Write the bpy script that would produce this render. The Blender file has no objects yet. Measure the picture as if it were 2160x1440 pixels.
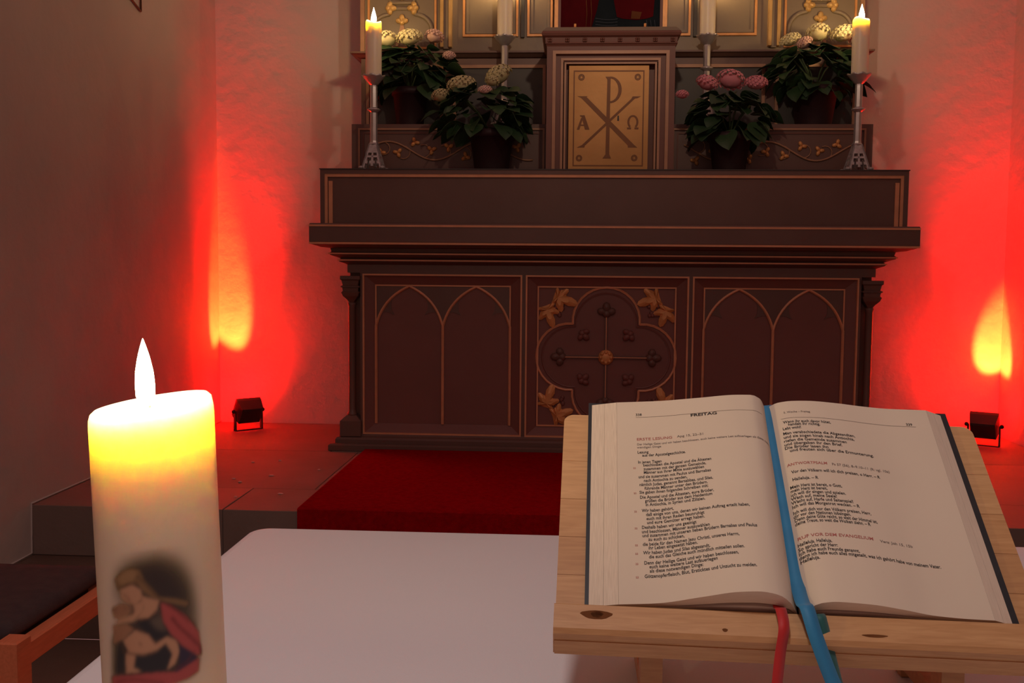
import bpy, math, random
import numpy as np
from mathutils import Vector, Matrix

random.seed(7)
rng = np.random.default_rng(7)
S = bpy.context.scene
COL = S.collection

# ------------------------------------------------------------------ camera
ZC = 1.115
F, PITCH, YAW, ROLL = 2100.0, 0.0750, 0.0610, 0.0087
fw = Vector((-math.sin(YAW)*math.cos(PITCH), math.cos(YAW)*math.cos(PITCH), -math.sin(PITCH)))
rt = Vector((math.cos(YAW), math.sin(YAW), 0))
dn = fw.cross(rt)
r2 = math.cos(ROLL)*rt - math.sin(ROLL)*dn
d2 = math.sin(ROLL)*rt + math.cos(ROLL)*dn
cd = bpy.data.cameras.new('camera')
cam = bpy.data.objects.new('camera', cd)
COL.objects.link(cam)
cd.sensor_width = 36.0
cd.lens = 36.0*F/2160.0
cd.clip_start = 0.02
M = Matrix.Identity(4)
for i in range(3):
    M[i][0], M[i][1], M[i][2] = r2[i], -d2[i], -fw[i]
M.translation = Vector((0, 0, ZC))
cam.matrix_world = M
S.camera = cam

# ------------------------------------------------------------------ world, room lamp, exposure
S.view_settings.view_transform = 'Standard'
S.view_settings.look = 'None'
S.view_settings.gamma = 1.0
S.view_settings.use_curve_mapping = False
S.view_settings.exposure = 0.0
wd = bpy.data.worlds.new('world')
S.world = wd
wd.use_nodes = True
bg = wd.node_tree.nodes['Background']
bg.inputs[0].default_value = (0.60, 0.28, 0.26, 1)
bg.inputs[1].default_value = 0.38

def light(name, kind, loc, energy, color, size=0.05, parent=None, spot=None, blend=1.0, aim=None):
    ld = bpy.data.lights.new(name, kind)
    ld.energy = energy
    ld.color = color
    if kind == 'AREA':
        ld.shape = 'DISK'; ld.size = size
    else:
        ld.shadow_soft_size = size
    if kind == 'SPOT':
        ld.spot_size = math.radians(spot); ld.spot_blend = blend
    o = bpy.data.objects.new(name, ld)
    COL.objects.link(o)
    if parent is not None:
        o.parent = parent
        loc = Vector(loc) - Vector(parent.location)
        o.rotation_mode = 'QUATERNION'
    o.location = loc
    if aim is not None:
        o.rotation_mode = 'QUATERNION'
        base = Vector(loc) + (Vector(parent.location) if parent is not None else Vector((0, 0, 0)))
        o.rotation_quaternion = (Vector(aim) - base).to_track_quat('-Z', 'Y')
    return o

# the chapel's ceiling spot that lights the altar back, above the frame
light('altar_spot_light', 'SPOT', (0.22, 2.4, 2.55), 37.0, (1.0, 0.72, 0.52), 0.03, spot=132, blend=1.0, aim=(0.16, 4.6, 3.35))
# unseen fill light added above the camera to brighten table and book
light('table_fill_light', 'SPOT', (-0.15, 0.20, 2.40), 36.0, (1.0, 0.90, 0.88), 0.10, spot=150, blend=1.0, aim=(0.05, 0.60, 0.0))

# ------------------------------------------------------------------ materials
def new_mat(name):
    m = bpy.data.materials.new(name)
    m.use_nodes = True
    nt = m.node_tree
    return m, nt, nt.nodes['Principled BSDF']

def mat(name, c1, c2=None, scale=8.0, rough=0.6, metal=0.0, bump=0.0, bscale=None, detail=5.0, spec=0.5, sheen=0.0, aniso=None):
    m, nt, b = new_mat(name)
    tc = nt.nodes.new('ShaderNodeTexCoord')
    src = tc.outputs['Object']
    if aniso:
        mp = nt.nodes.new('ShaderNodeMapping'); mp.inputs['Scale'].default_value = aniso
        nt.links.new(src, mp.inputs[0]); src = mp.outputs[0]
    no = nt.nodes.new('ShaderNodeTexNoise')
    no.inputs['Scale'].default_value = scale
    no.inputs['Detail'].default_value = detail
    nt.links.new(src, no.inputs['Vector'])
    rp = nt.nodes.new('ShaderNodeValToRGB')
    c2 = c2 or tuple(x*0.8 for x in c1)
    rp.color_ramp.elements[0].position = 0.3
    rp.color_ramp.elements[1].position = 0.7
    rp.color_ramp.elements[0].color = (*c1, 1)
    rp.color_ramp.elements[1].color = (*c2, 1)
    nt.links.new(no.outputs['Fac'], rp.inputs[0])
    nt.links.new(rp.outputs[0], b.inputs['Base Color'])
    b.inputs['Roughness'].default_value = rough
    b.inputs['Metallic'].default_value = metal
    b.inputs['Specular IOR Level'].default_value = spec
    if sheen:
        b.inputs['Sheen Weight'].default_value = sheen
    if bump:
        n2 = nt.nodes.new('ShaderNodeTexNoise')
        n2.inputs['Scale'].default_value = bscale or scale*4
        n2.inputs['Detail'].default_value = 6
        nt.links.new(src, n2.inputs['Vector'])
        bp = nt.nodes.new('ShaderNodeBump')
        bp.inputs['Strength'].default_value = 1.0
        bp.inputs['Distance'].default_value = bump
        nt.links.new(n2.outputs['Fac'], bp.inputs['Height'])
        nt.links.new(bp.outputs[0], b.inputs['Normal'])
    return m

def emis(name, col, strength):
    m, nt, b = new_mat(name)
    b.inputs['Base Color'].default_value = (*col, 1)
    b.inputs['Emission Color'].default_value = (*col, 1)
    b.inputs['Emission Strength'].default_value = strength
    return m

def wood(name, c1, c2, axis=(1, 12, 12), rough=0.5, knots=True):
    m, nt, b = new_mat(name)
    tc = nt.nodes.new('ShaderNodeTexCoord')
    mp = nt.nodes.new('ShaderNodeMapping'); mp.inputs['Scale'].default_value = axis
    nt.links.new(tc.outputs['Object'], mp.inputs[0])
    no = nt.nodes.new('ShaderNodeTexNoise'); no.inputs['Scale'].default_value = 9; no.inputs['Detail'].default_value = 6
    no.inputs['Distortion'].default_value = 0.6
    nt.links.new(mp.outputs[0], no.inputs['Vector'])
    rp = nt.nodes.new('ShaderNodeValToRGB')
    rp.color_ramp.elements[0].position = 0.32; rp.color_ramp.elements[1].position = 0.68
    rp.color_ramp.elements[0].color = (*c1, 1); rp.color_ramp.elements[1].color = (*c2, 1)
    nt.links.new(no.outputs['Fac'], rp.inputs[0])
    nt.links.new(rp.outputs[0], b.inputs['Base Color'])
    b.inputs['Roughness'].default_value = rough
    return m

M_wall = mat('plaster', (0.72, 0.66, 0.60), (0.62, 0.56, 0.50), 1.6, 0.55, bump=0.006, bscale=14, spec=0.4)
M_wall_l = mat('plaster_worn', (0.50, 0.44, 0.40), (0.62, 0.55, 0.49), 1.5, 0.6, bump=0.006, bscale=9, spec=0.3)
M_stone = mat('sandstone', (0.20, 0.145, 0.115), (0.25, 0.18, 0.145), 5, 0.7, bump=0.001, bscale=60)
M_stone2 = mat('sandstone_pale', (0.24, 0.175, 0.145), (0.20, 0.15, 0.12), 4, 0.65, bump=0.001, bscale=60)
M_floor = mat('floor_stone', (0.135, 0.085, 0.06), (0.165, 0.105, 0.075), 5, 0.6, bump=0.001, bscale=50)
M_carpet = mat('red_carpet', (0.42, 0.005, 0.009), (0.30, 0.004, 0.007), 60, 0.95, bump=0.003, bscale=350, spec=0.0)
M_paint = mat('altar_paint', (0.15, 0.085, 0.066), (0.17, 0.098, 0.076), 6, 0.45, bump=0.0006, bscale=40)
M_paint_up = mat('retable_paint', (0.22, 0.17, 0.112), (0.25, 0.20, 0.135), 6, 0.45, bump=0.0006, bscale=40)
M_panel = mat('altar_panel', (0.22, 0.092, 0.073), (0.24, 0.103, 0.083), 5, 0.5, bump=0.0005, bscale=40)
M_dark = mat('dark_recess_paint', (0.05, 0.05, 0.045), (0.065, 0.06, 0.05), 5, 0.5)
M_redp = mat('red_brown_paint', (0.16, 0.065, 0.045), (0.20, 0.08, 0.055), 7, 0.5)
M_gold = mat('gilding', (0.85, 0.42, 0.15), (0.66, 0.32, 0.11), 20, 0.40, metal=0.2, bump=0.0004, bscale=80)
M_trim = mat('bronze_trim', (0.85, 0.43, 0.23), (0.72, 0.36, 0.19), 18, 0.45, metal=0.1)
M_trim2 = mat('dull_bronze_trim', (0.46, 0.255, 0.15), (0.38, 0.21, 0.12), 18, 0.45, metal=0.1)
M_goldb = mat('bright_gilding', (0.70, 0.46, 0.17), (0.58, 0.36, 0.12), 20, 0.35, metal=0.25)
M_door = mat('brass_door', (0.54, 0.30, 0.105), (0.42, 0.22, 0.07), 5, 0.48, metal=0.45, bump=0.0003, bscale=60)
M_inlay = mat('brown_inlay', (0.22, 0.095, 0.03), (0.18, 0.075, 0.025), 15, 0.5, metal=0.2)
M_black = mat('black_metal', (0.012, 0.011, 0.012), (0.018, 0.016, 0.017), 20, 0.45)
M_silver = mat('silver', (0.62, 0.59, 0.57), (0.50, 0.47, 0.46), 25, 0.28, metal=0.6)
M_castsil = mat('cast_silver', (0.62, 0.60, 0.59), (0.42, 0.40, 0.39), 60, 0.45, metal=0.3, bump=0.001, bscale=180)
M_pot = mat('plum_pot', (0.028, 0.009, 0.012), (0.022, 0.008, 0.010), 8, 0.6)
M_leaf = [mat('leaf_a', (0.022, 0.06, 0.024), (0.035, 0.085, 0.03), 30, 0.5),
          mat('leaf_b', (0.03, 0.075, 0.03), (0.02, 0.05, 0.025), 30, 0.45),
          mat('leaf_c', (0.05, 0.10, 0.04), (0.03, 0.07, 0.03), 30, 0.45)]
M_stem = mat('green_stem', (0.05, 0.09, 0.03), (0.06, 0.10, 0.04), 20, 0.6)
M_fl_y = mat('cream_florets', (0.75, 0.66, 0.38), (0.62, 0.60, 0.32), 60, 0.7)
M_fl_g = mat('greenish_florets', (0.55, 0.48, 0.26), (0.44, 0.42, 0.22), 60, 0.7)
M_fl_p = mat('pink_florets', (0.68, 0.28, 0.32), (0.60, 0.20, 0.25), 60, 0.7)
M_fl_c = mat('blush_florets', (0.70, 0.46, 0.40), (0.62, 0.40, 0.34), 60, 0.7)
M_cloth = mat('white_cloth', (0.80, 0.77, 0.76), (0.77, 0.74, 0.73), 3, 0.55, bump=0.0003, bscale=500, spec=0.3)
M_pine = wood('pine', (0.56, 0.31, 0.13), (0.46, 0.235, 0.09), (3, 30, 30))
M_pine2 = wood('pine_b', (0.62, 0.36, 0.16), (0.52, 0.29, 0.12), (3, 30, 30))
M_pine3 = wood('pine_c', (0.50, 0.27, 0.11), (0.42, 0.21, 0.085), (3, 30, 30))
M_knot = mat('knot', (0.10, 0.035, 0.012), (0.18, 0.07, 0.025), 80, 0.9, spec=0.1)
M_beech = wood('red_lit_beech', (0.72, 0.20, 0.09), (0.62, 0.165, 0.07), (20, 2, 20))  # beech, with the red light falling on it put into the colour
M_cush = mat('brown_upholstery', (0.055, 0.035, 0.035), (0.04, 0.025, 0.028), 40, 0.9, bump=0.0006, bscale=300)
M_cover = mat('black_cover', (0.012, 0.014, 0.016), (0.018, 0.02, 0.022), 60, 0.5)
M_page = mat('paper', (0.68, 0.575, 0.44), (0.65, 0.55, 0.42), 10, 0.8, spec=0.2)
M_cable = mat('brown_cable', (0.13, 0.085, 0.055), (0.10, 0.065, 0.045), 20, 0.6)
def page_edge():
    m, nt, b = new_mat('page_edges')
    tc = nt.nodes.new('ShaderNodeTexCoord')
    mp = nt.nodes.new('ShaderNodeMapping'); mp.inputs['Scale'].default_value = (1, 1, 1)
    wv = nt.nodes.new('ShaderNodeTexNoise'); wv.inputs['Scale'].default_value = 3; wv.inputs['Detail'].default_value = 3
    at = nt.nodes.new('ShaderNodeUVMap')
    mp.inputs['Scale'].default_value = (2, 60, 1)
    nt.links.new(at.outputs[0], mp.inputs[0]); nt.links.new(mp.outputs[0], wv.inputs['Vector'])
    rp = nt.nodes.new('ShaderNodeValToRGB')
    rp.color_ramp.elements[0].color = (0.60, 0.49, 0.36, 1); rp.color_ramp.elements[1].color = (0.74, 0.62, 0.47, 1)
    rp.color_ramp.elements[0].position = 0.25; rp.color_ramp.elements[1].position = 0.65
    nt.links.new(wv.outputs['Fac'], rp.inputs[0]); nt.links.new(rp.outputs[0], b.inputs['Base Color'])
    b.inputs['Roughness'].default_value = 0.85
    return m
M_pedge = page_edge()
M_ink = mat('ink', (0.012, 0.010, 0.010), (0.02, 0.016, 0.015), 50, 0.7)
M_inkred = mat('red_ink', (0.42, 0.13, 0.10), (0.38, 0.11, 0.09), 50, 0.7)
M_inkgrey = mat('grey_ink', (0.16, 0.13, 0.11), (0.2, 0.16, 0.13), 50, 0.7)
M_rred = mat('red_ribbon', (0.50, 0.012, 0.010), (0.42, 0.008, 0.008), 40, 0.6, sheen=0.2)
M_rblue = mat('blue_ribbon', (0.02, 0.22, 0.42), (0.016, 0.18, 0.36), 40, 0.6, sheen=0.2)
M_rgreen = mat('green_ribbon', (0.015, 0.13, 0.115), (0.012, 0.10, 0.09), 40, 0.6, sheen=0.2)
M_wick = mat('charred_wick', (0.01, 0.008, 0.007), (0.03, 0.02, 0.015), 50, 0.9)
M_flame = emis('flame', (1.0, 0.72, 0.38), 720.0)
M_flame_s = emis('altar_flame', (1.0, 0.64, 0.29), 230.0)
M_lens = emis('red_led_lens', (1.0, 0.03, 0.01), 6.0)
M_icon_red = mat('icon_red', (0.085, 0.005, 0.009), (0.06, 0.004, 0.007), 12, 0.95, spec=0.05)
M_icon_blue = mat('icon_blue', (0.014, 0.020, 0.026), (0.010, 0.015, 0.02), 12, 0.95, spec=0.05)
M_icon_fold = mat('icon_fold', (0.045, 0.058, 0.075), (0.035, 0.045, 0.06), 12, 0.95, spec=0.05)
M_icon_skin = mat('icon_ochre', (0.12, 0.045, 0.02), (0.09, 0.035, 0.016), 12, 0.95, spec=0.05)

def wax_mat(name, col, radius, scale):
    m, nt, b = new_mat(name)
    tc = nt.nodes.new('ShaderNodeTexCoord')
    no = nt.nodes.new('ShaderNodeTexNoise'); no.inputs['Scale'].default_value = 20
    nt.links.new(tc.outputs['Object'], no.inputs['Vector'])
    rp = nt.nodes.new('ShaderNodeValToRGB')
    rp.color_ramp.elements[0].color = (*col, 1)
    rp.color_ramp.elements[1].color = (*[c*0.96 for c in col], 1)
    nt.links.new(no.outputs['Fac'], rp.inputs[0]); nt.links.new(rp.outputs[0], b.inputs['Base Color'])
    b.inputs['Roughness'].default_value = 0.4
    b.inputs['Subsurface Weight'].default_value = 1.0
    b.inputs['Subsurface Radius'].default_value = radius
    b.inputs['Subsurface Scale'].default_value = scale
    return m
M_wax = wax_mat('wax', (0.82, 0.68, 0.46), (0.85, 1.0, 0.58), 0.055)
M_wax_s = wax_mat('altar_wax', (0.90, 0.82, 0.64), (1.0, 0.95, 0.5), 0.025)

# ------------------------------------------------------------------ mesh builder
class MB:
    def __init__(s):
        s.v = []; s.f = []; s.sm = []
    def add(s, vs, fs, smooth=False):
        o = len(s.v)
        s.v += [tuple(p) for p in vs]
        s.f += [tuple(i+o for i in f) for f in fs]
        s.sm += [smooth]*len(fs)
    def box(s, x0, x1, y0, y1, z0, z1, b=0.0):
        if b <= 0:
            vs = [(x, y, z) for z in (z0, z1) for y in (y0, y1) for x in (x0, x1)]
            s.add(vs, [(0, 2, 3, 1), (4, 5, 7, 6), (0, 1, 5, 4), (1, 3, 7, 5), (3, 2, 6, 7), (2, 0, 4, 6)])
            return
        s.rects([(-b, z0), (0, z0+b), (0, z1-b), (-b, z1)], x0, x1, y0, y1, back=True)
    def rects(s, prof, x0, x1, y0, y1, back=False):
        """stack of rectangles; profile of (outward offset, z); the back edge stays put unless back"""
        vs = []; fs = []
        for o, z in prof:
            yb = y1+o if back else y1
            vs += [(x0-o, y0-o, z), (x1+o, y0-o, z), (x1+o, yb, z), (x0-o, yb, z)]
        n = len(prof)
        for k in range(n-1):
            for i in range(4):
                j = (i+1) % 4
                fs.append((k*4+i, k*4+j, (k+1)*4+j, (k+1)*4+i))
        fs.append((3, 2, 1, 0)); e = (n-1)*4
        fs.append((e, e+1, e+2, e+3))
        s.add(vs, fs)
    def obox(s, c, ax, ay, az, hx, hy, hz):
        c = Vector(c); ax = Vector(ax); ay = Vector(ay); az = Vector(az)
        vs = [c+ax*hx*i+ay*hy*j+az*hz*k for k in (-1, 1) for j in (-1, 1) for i in (-1, 1)]
        s.add(vs, [(0, 2, 3, 1), (4, 5, 7, 6), (0, 1, 5, 4), (1, 3, 7, 5), (3, 2, 6, 7), (2, 0, 4, 6)])
    def lathe(s, prof, n=24, c=(0, 0, 0), smooth=True, sx=1, sy=1, caps=True):
        vs = []; fs = []
        for r, z in prof:
            for i in range(n):
                a = 2*math.pi*i/n
                vs.append((c[0]+r*math.cos(a)*sx, c[1]+r*math.sin(a)*sy, c[2]+z))
        for k in range(len(prof)-1):
            for i in range(n):
                j = (i+1) % n
                fs.append((k*n+i, k*n+j, (k+1)*n+j, (k+1)*n+i))
        if caps:
            fs.append(tuple(range(n-1, -1, -1)))
            e = (len(prof)-1)*n
            fs.append(tuple(range(e, e+n)))
        s.add(vs, fs, smooth)
    def blob(s, c, rx, ry, rz, n=8, m=5, ax=None):
        vs = []; fs = []
        c = Vector(c)
        A = ax or (Vector((1, 0, 0)), Vector((0, 1, 0)), Vector((0, 0, 1)))
        for k in range(m+1):
            t = math.pi*k/m
            for i in range(n):
                a = 2*math.pi*i/n
                vs.append(c + A[0]*(rx*math.sin(t)*math.cos(a)) + A[1]*(ry*math.sin(t)*math.sin(a)) + A[2]*(rz*math.cos(t)))
        for k in range(m):
            for i in range(n):
                j = (i+1) % n
                fs.append((k*n+i, (k+1)*n+i, (k+1)*n+j, k*n+j))
        s.add(vs, fs, True)
    def tube(s, pts, r, n=6, closed=False, smooth=True, flat=1.0, up=None):
        pts = [Vector(p) for p in pts]
        N = len(pts); vs = []; fs = []
        for k in range(N):
            if closed:
                t = pts[(k+1) % N]-pts[k-1]
            else:
                t = pts[min(k+1, N-1)]-pts[max(k-1, 0)]
            t.normalize()
            u = Vector(up) if up else (Vector((0, 0, 1)) if abs(t.z) < 0.9 else Vector((0, 1, 0)))
            a = t.cross(u).normalized(); b = a.cross(t).normalized()
            rr = r[k] if isinstance(r, (list, tuple)) else r
            for i in range(n):
                q = 2*math.pi*(i+.5)/n
                vs.append(pts[k]+a*rr*math.cos(q)+b*rr*flat*math.sin(q))
        R = N if closed else N-1
        for k in range(R):
            k2 = (k+1) % N
            for i in range(n):
                j = (i+1) % n
                fs.append((k*n+i, k*n+j, k2*n+j, k2*n+i))
        if not closed:
            fs.append(tuple(range(n-1, -1, -1)))
            fs.append(tuple(range((N-1)*n, N*n)))
        s.add(vs, fs, smooth)
    def plate(s, poly, y0, y1):
        """polygon in the XZ plane, extruded from y0 (front) to y1"""
        n = len(poly)
        vs = [(x, y0, z) for x, z in poly]+[(x, y1, z) for x, z in poly]
        fs = [tuple(range(n)), tuple(range(2*n-1, n-1, -1))]
        for i in range(n):
            j = (i+1) % n
            fs.append((j, i, i+n, j+n))
        s.add(vs, fs)
    def frame(s, x0, x1, z0, z1, w, y0, y1, skip=()):
        """rectangular beading in the XZ plane, bars of width w going inwards"""
        if 'b' not in skip: s.box(x0, x1, y0, y1, z0, z0+w)
        if 't' not in skip: s.box(x0, x1, y0, y1, z1-w, z1)
        zb = z0 if 'b' in skip else z0+w
        if 'l' not in skip: s.box(x0, x0+w, y0, y1, zb, z1-w)
        if 'r' not in skip: s.box(x1-w, x1, y0, y1, zb, z1-w)
    def grid(s, P, smooth=True, flip=False):
        h = len(P); w = len(P[0])
        vs = [p for row in P for p in row]; fs = []
        for i in range(h-1):
            for j in range(w-1):
                q = (i*w+j, i*w+j+1, (i+1)*w+j+1, (i+1)*w+j)
                fs.append(q[::-1] if flip else q)
        s.add(vs, fs, smooth)
    def mesh(s, name, m):
        me = bpy.data.meshes.new(name)
        me.from_pydata(s.v, [], s.f)
        me.polygons.foreach_set('use_smooth', s.sm)
        for x in (m if isinstance(m, (list, tuple)) else [m]):
            me.materials.append(x)
        me.update()
        return me
    def build(s, name, m, parent=None, label=None, recalc=True, at=None):
        off = Vector(at) if at is not None else (Vector(parent_world(parent)) if parent is not None else None)
        if off is not None:
            s.v = [tuple(Vector(p)-off) for p in s.v]
        me = s.mesh(name, m)
        if recalc:
            import bmesh
            bm = bmesh.new(); bm.from_mesh(me)
            bmesh.ops.recalc_face_normals(bm, faces=bm.faces)
            bm.to_mesh(me); bm.free()
        o = bpy.data.objects.new(name, me)
        COL.objects.link(o)
        if parent is not None:
            o.parent = parent
            if at is not None:
                o.location = Vector(at)-Vector(parent_world(parent))
        elif at is not None:
            o.location = at
        if label: o['label'] = label
        return o

def parent_world(p):
    v = Vector((0, 0, 0))
    while p is not None:
        v += Vector(p.location); p = p.parent
    return v

def tag(o, label, cat, group=None, kind=None):
    o['label'] = label; o['category'] = cat
    if group: o['group'] = group
    if kind: o['kind'] = kind
    return o

def thing(name, loc, label, cat, group=None):
    o = bpy.data.objects.new(name, None)
    o.empty_display_size = 0.05
    COL.objects.link(o); o.location = loc
    return tag(o, label, cat, group)

def struct(o, label=None):
    o['kind'] = 'structure'
    if label: o['label'] = label
    return o

# ------------------------------------------------------------------ the setting
XL, XR, YW, ZP, ZT = -1.760, 2.036, 4.859, 0.326, 0.160
YN, YT = 3.100, 2.800      # front edges of the platform and of the lower step
XC = 0.141                 # axis of the altar

b = MB(); b.box(XL-.12, XR+.12, YW, YW+.12, -.1, 3.3)
struct(b.build('wall_back', M_wall), 'pale plastered back wall behind the altar')
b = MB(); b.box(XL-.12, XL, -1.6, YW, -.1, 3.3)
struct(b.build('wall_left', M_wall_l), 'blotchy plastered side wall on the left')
b = MB(); b.box(XR, XR+.12, -1.6, YW, -.1, 3.3)
struct(b.build('wall_right', M_wall), 'pale plastered side wall on the right')
b = MB(); b.box(XL, XR, -1.6, YT, -.1, 0.0)
struct(b.build('floor', M_floor), 'dark stone floor below the steps')
# thin rendered joint where the left wall meets the steps
b = MB()
b.tube([(XL+.002, YW, ZP+.004), (XL+.002, YN, ZP+.004), (XL+.002, YN-.004, ZT+.006), (XL+.002, YT, ZT+.004)], .0035, 5)
struct(b.build('trim_1', M_wall_l), 'pale mortar joint between wall and steps')

def slabs(name, rows, z0, z1, mats, gap=.003, label=None):
    base = MB()
    y0 = min(r[0] for r in rows); y1 = max(r[1] for r in rows)
    base.box(XL, XR, y0+.004, y1, z0, z1-.006)
    root = struct(base.build(name, M_stone), label)
    for i, (ya, yb, xs) in enumerate(rows):
        for k in range(len(xs)-1):
            m = MB()
            dz = random.uniform(-.0006, .0006)
            m.box(xs[k]+gap/2, xs[k+1]-gap/2, ya, yb-gap, z1-.05 if i else z0+.001, z1+dz, .0015)
            m.build('stone_slab', mats[(i+k) % len(mats)], root)
    return root
slabs('altar_platform',
      [(YN, 3.414, [XL, -1.12, -.45, .25, .95, 1.55, XR]),
       (3.414, 4.13, [XL, -.90, 0.0, .9, XR]),
       (4.13, YW, [XL, -1.02, .1, 1.0, XR])], ZT, ZP, [M_stone2, M_stone], label='raised stone platform under the altar')
slabs('lower_step', [(YT, YN+.02, [XL, -1.25, -.5, .3, 1.1, XR])], 0, ZT, [M_floor, M_stone], label='stone step below the platform')

# carpet running down the steps
b = MB()
x0, x1 = -.873, 2*XC+.873
t = .012
path = [(4.136, ZP+t), (YN-.004, ZP+t), (YN-t, ZP+t-.003), (YN-t, ZT+t), (YT-t, ZT+t), (YT-t, t), (2.2, t)]
low = [(4.136, ZP+.001), (YN+.0, ZP+.001), (YN-.001, ZP+.001), (YN-.001, ZT+.001), (YT-.001, ZT+.001), (YT-.001, .001), (2.2, .001)]
P = [[(x, y, z) for y, z in path] for x in (x0, x1)]
b.grid(P, smooth=False)
b.grid([[(x, y, z) for y, z in low] for x in (x0, x1)], smooth=False)
for x in (x0, x1):
    b.grid([[(x, y, z) for y, z in path], [(x, y, z) for y, z in low]], smooth=False)
tag(b.build('carpet_runner', M_carpet), 'red carpet runner leading down from the altar', 'carpet')

# crumbs of wax and petals on the platform
for (x, y) in [(-1.27, 3.86), (-1.17, 3.90), (-1.24, 3.55), (-1.30, 3.52), (-1.20, 3.50), (-1.135, 3.27), (-1.0, 3.33), (-1.12, 3.62), (-.97, 3.74)]:
    b = MB()
    n = 6; r = random.uniform(.0035, .007)
    pts = [(x+r*1.6*math.cos(2*math.pi*k/n)*random.uniform(.7, 1.2), y+r*math.sin(2*math.pi*k/n)*random.uniform(.7, 1.2)) for k in range(n)]
    zt = ZP+.0045
    vs = [(px, py, ZP+.001) for px, py in pts]+[(x+(px-x)*.7, y+(py-y)*.7, zt) for px, py in pts]
    b.add(vs, [tuple(range(n))[::-1], tuple(range(n, 2*n))]+[(i, (i+1) % n, n+(i+1) % n, n+i) for i in range(n)])
    tag(b.build('fallen_petal', M_fl_c), 'tiny pale petal crumb fallen on the stone platform', 'petal', 'petal crumbs on the platform')

# ------------------------------------------------------------------ altar (stipes and mensa)
al = thing('high_altar', (XC, 4.5, ZP), 'dark painted wooden altar with gothic arched panels and thick table slab', 'altar')
HB = 1.10
bx0, bx1 = XC-HB, XC+HB
YB = 4.195; YBK = 4.83
b = MB(); b.box(bx0, bx1, 4.245, YBK, .37, 1.12)
b.build('body', M_paint, al)
b = MB(); b.rects([(.075, ZP+.001), (.075, .350), (.068, .356), (.05, .358), (.05, .372), (.044, .380), (.03, .386), (.022, .395), (.0, .398)], bx0, bx1, YB+.02, YBK)
b.build('plinth', M_paint, al)
# front framework with three openings
oz0, oz1 = .392, 1.080
ops = [(-.895, -.215), (-.200, .482), (.497, 1.177)]
fr = MB()
fr.box(-.905, 1.187, YB, 4.25, oz1, 1.084)
fr.box(-.905, 1.187, YB, 4.25, .38, oz0)
for xa, xb in ((-.905, ops[0][0]), (ops[0][1], ops[1][0]), (ops[1][1], ops[2][0]), (ops[2][1], 1.187)):
    fr.box(xa, xb, YB, 4.25, oz0, oz1)
fr.build('front_frame', M_paint, al)

def pointed(xa, xb, zs, za, n=10):
    xm = (xa+xb)/2; dx, dz = xm-xa, za-zs
    c = math.hypot(dx, dz); nx, nz = -dz/c, dx/c; sg = .125*c
    L = []
    for k in range(n+1):
        t = k/n
        L.append((xa+dx*t+nx*sg*4*t*(1-t), zs+dz*t+nz*sg*4*t*(1-t)))
    L[1] = (max(L[1][0], xa), L[1][1])
    Rr = [(xa+xb-x, z) for x, z in L[::-1]]
    return L, Rr

def leafspray(mb, c, ang, size, y, seed):
    """carved leaf with five pointed lobes and a raised midrib, in the XZ plane"""
    rr = random.Random(seed)
    cx, cz = c
    lob = [(-2.0, .50), (-1.0, .72), (0.0, 1.0), (1.0, .72), (2.0, .50)]
    out = []
    for i, (a, l) in enumerate(lob):
        l *= rr.uniform(.88, 1.1)
        out += [(a-.36, l*.64), (a-.16, l*.90), (a, l), (a+.16, l*.90), (a+.36, l*.64)]
        if i < 4: out.append((a+.5, .42))
    out.append((math.pi, .22))
    ctr = (cx, y-.012, cz)
    n = len(out)
    vs = [ctr]
    for k, (a, l) in enumerate(out):
        vs.append((cx+size*l*math.cos(ang+a), y-(.006 if l > .4 else .001), cz+size*l*math.sin(ang+a)))
    for k, (a, l) in enumerate(out):
        vs.append((cx+size*l*.55*math.cos(ang+a), y-(.013 if l > .4 else .004), cz+size*l*.55*math.sin(ang+a)))
    for a, l in out:
        vs.append((cx+size*l*math.cos(ang+a), y+.004, cz+size*l*math.sin(ang+a)))
    fs = []
    for k in range(n):
        j = (k+1) % n
        fs += [(0, 1+n+k, 1+n+j), (1+n+k, 1+k, 1+j, 1+n+j), (1+k, 1+2*n+k, 1+2*n+j, 1+j)]
    mb.add(vs, fs)

def fleur(mb, c, ang, s, y, depth=.010):
    cx, cz = c
    yy = Vector((0, -1, 0))
    for da, l, w in ((0, .75, .30), (1.15, .62, .28), (-1.15, .62, .28)):
        a = ang+da
        d = Vector((math.cos(a), 0, math.sin(a))); pp = Vector((-math.sin(a), 0, math.cos(a)))
        mb.blob(Vector((cx, y, cz))+d*(s*l*.6), s*l*.55, s*w, depth, 8, 5, ax=(d, pp, yy))
    mb.blob((cx, y, cz), s*.30, depth*1.1, s*.30, 8, 5)

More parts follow.
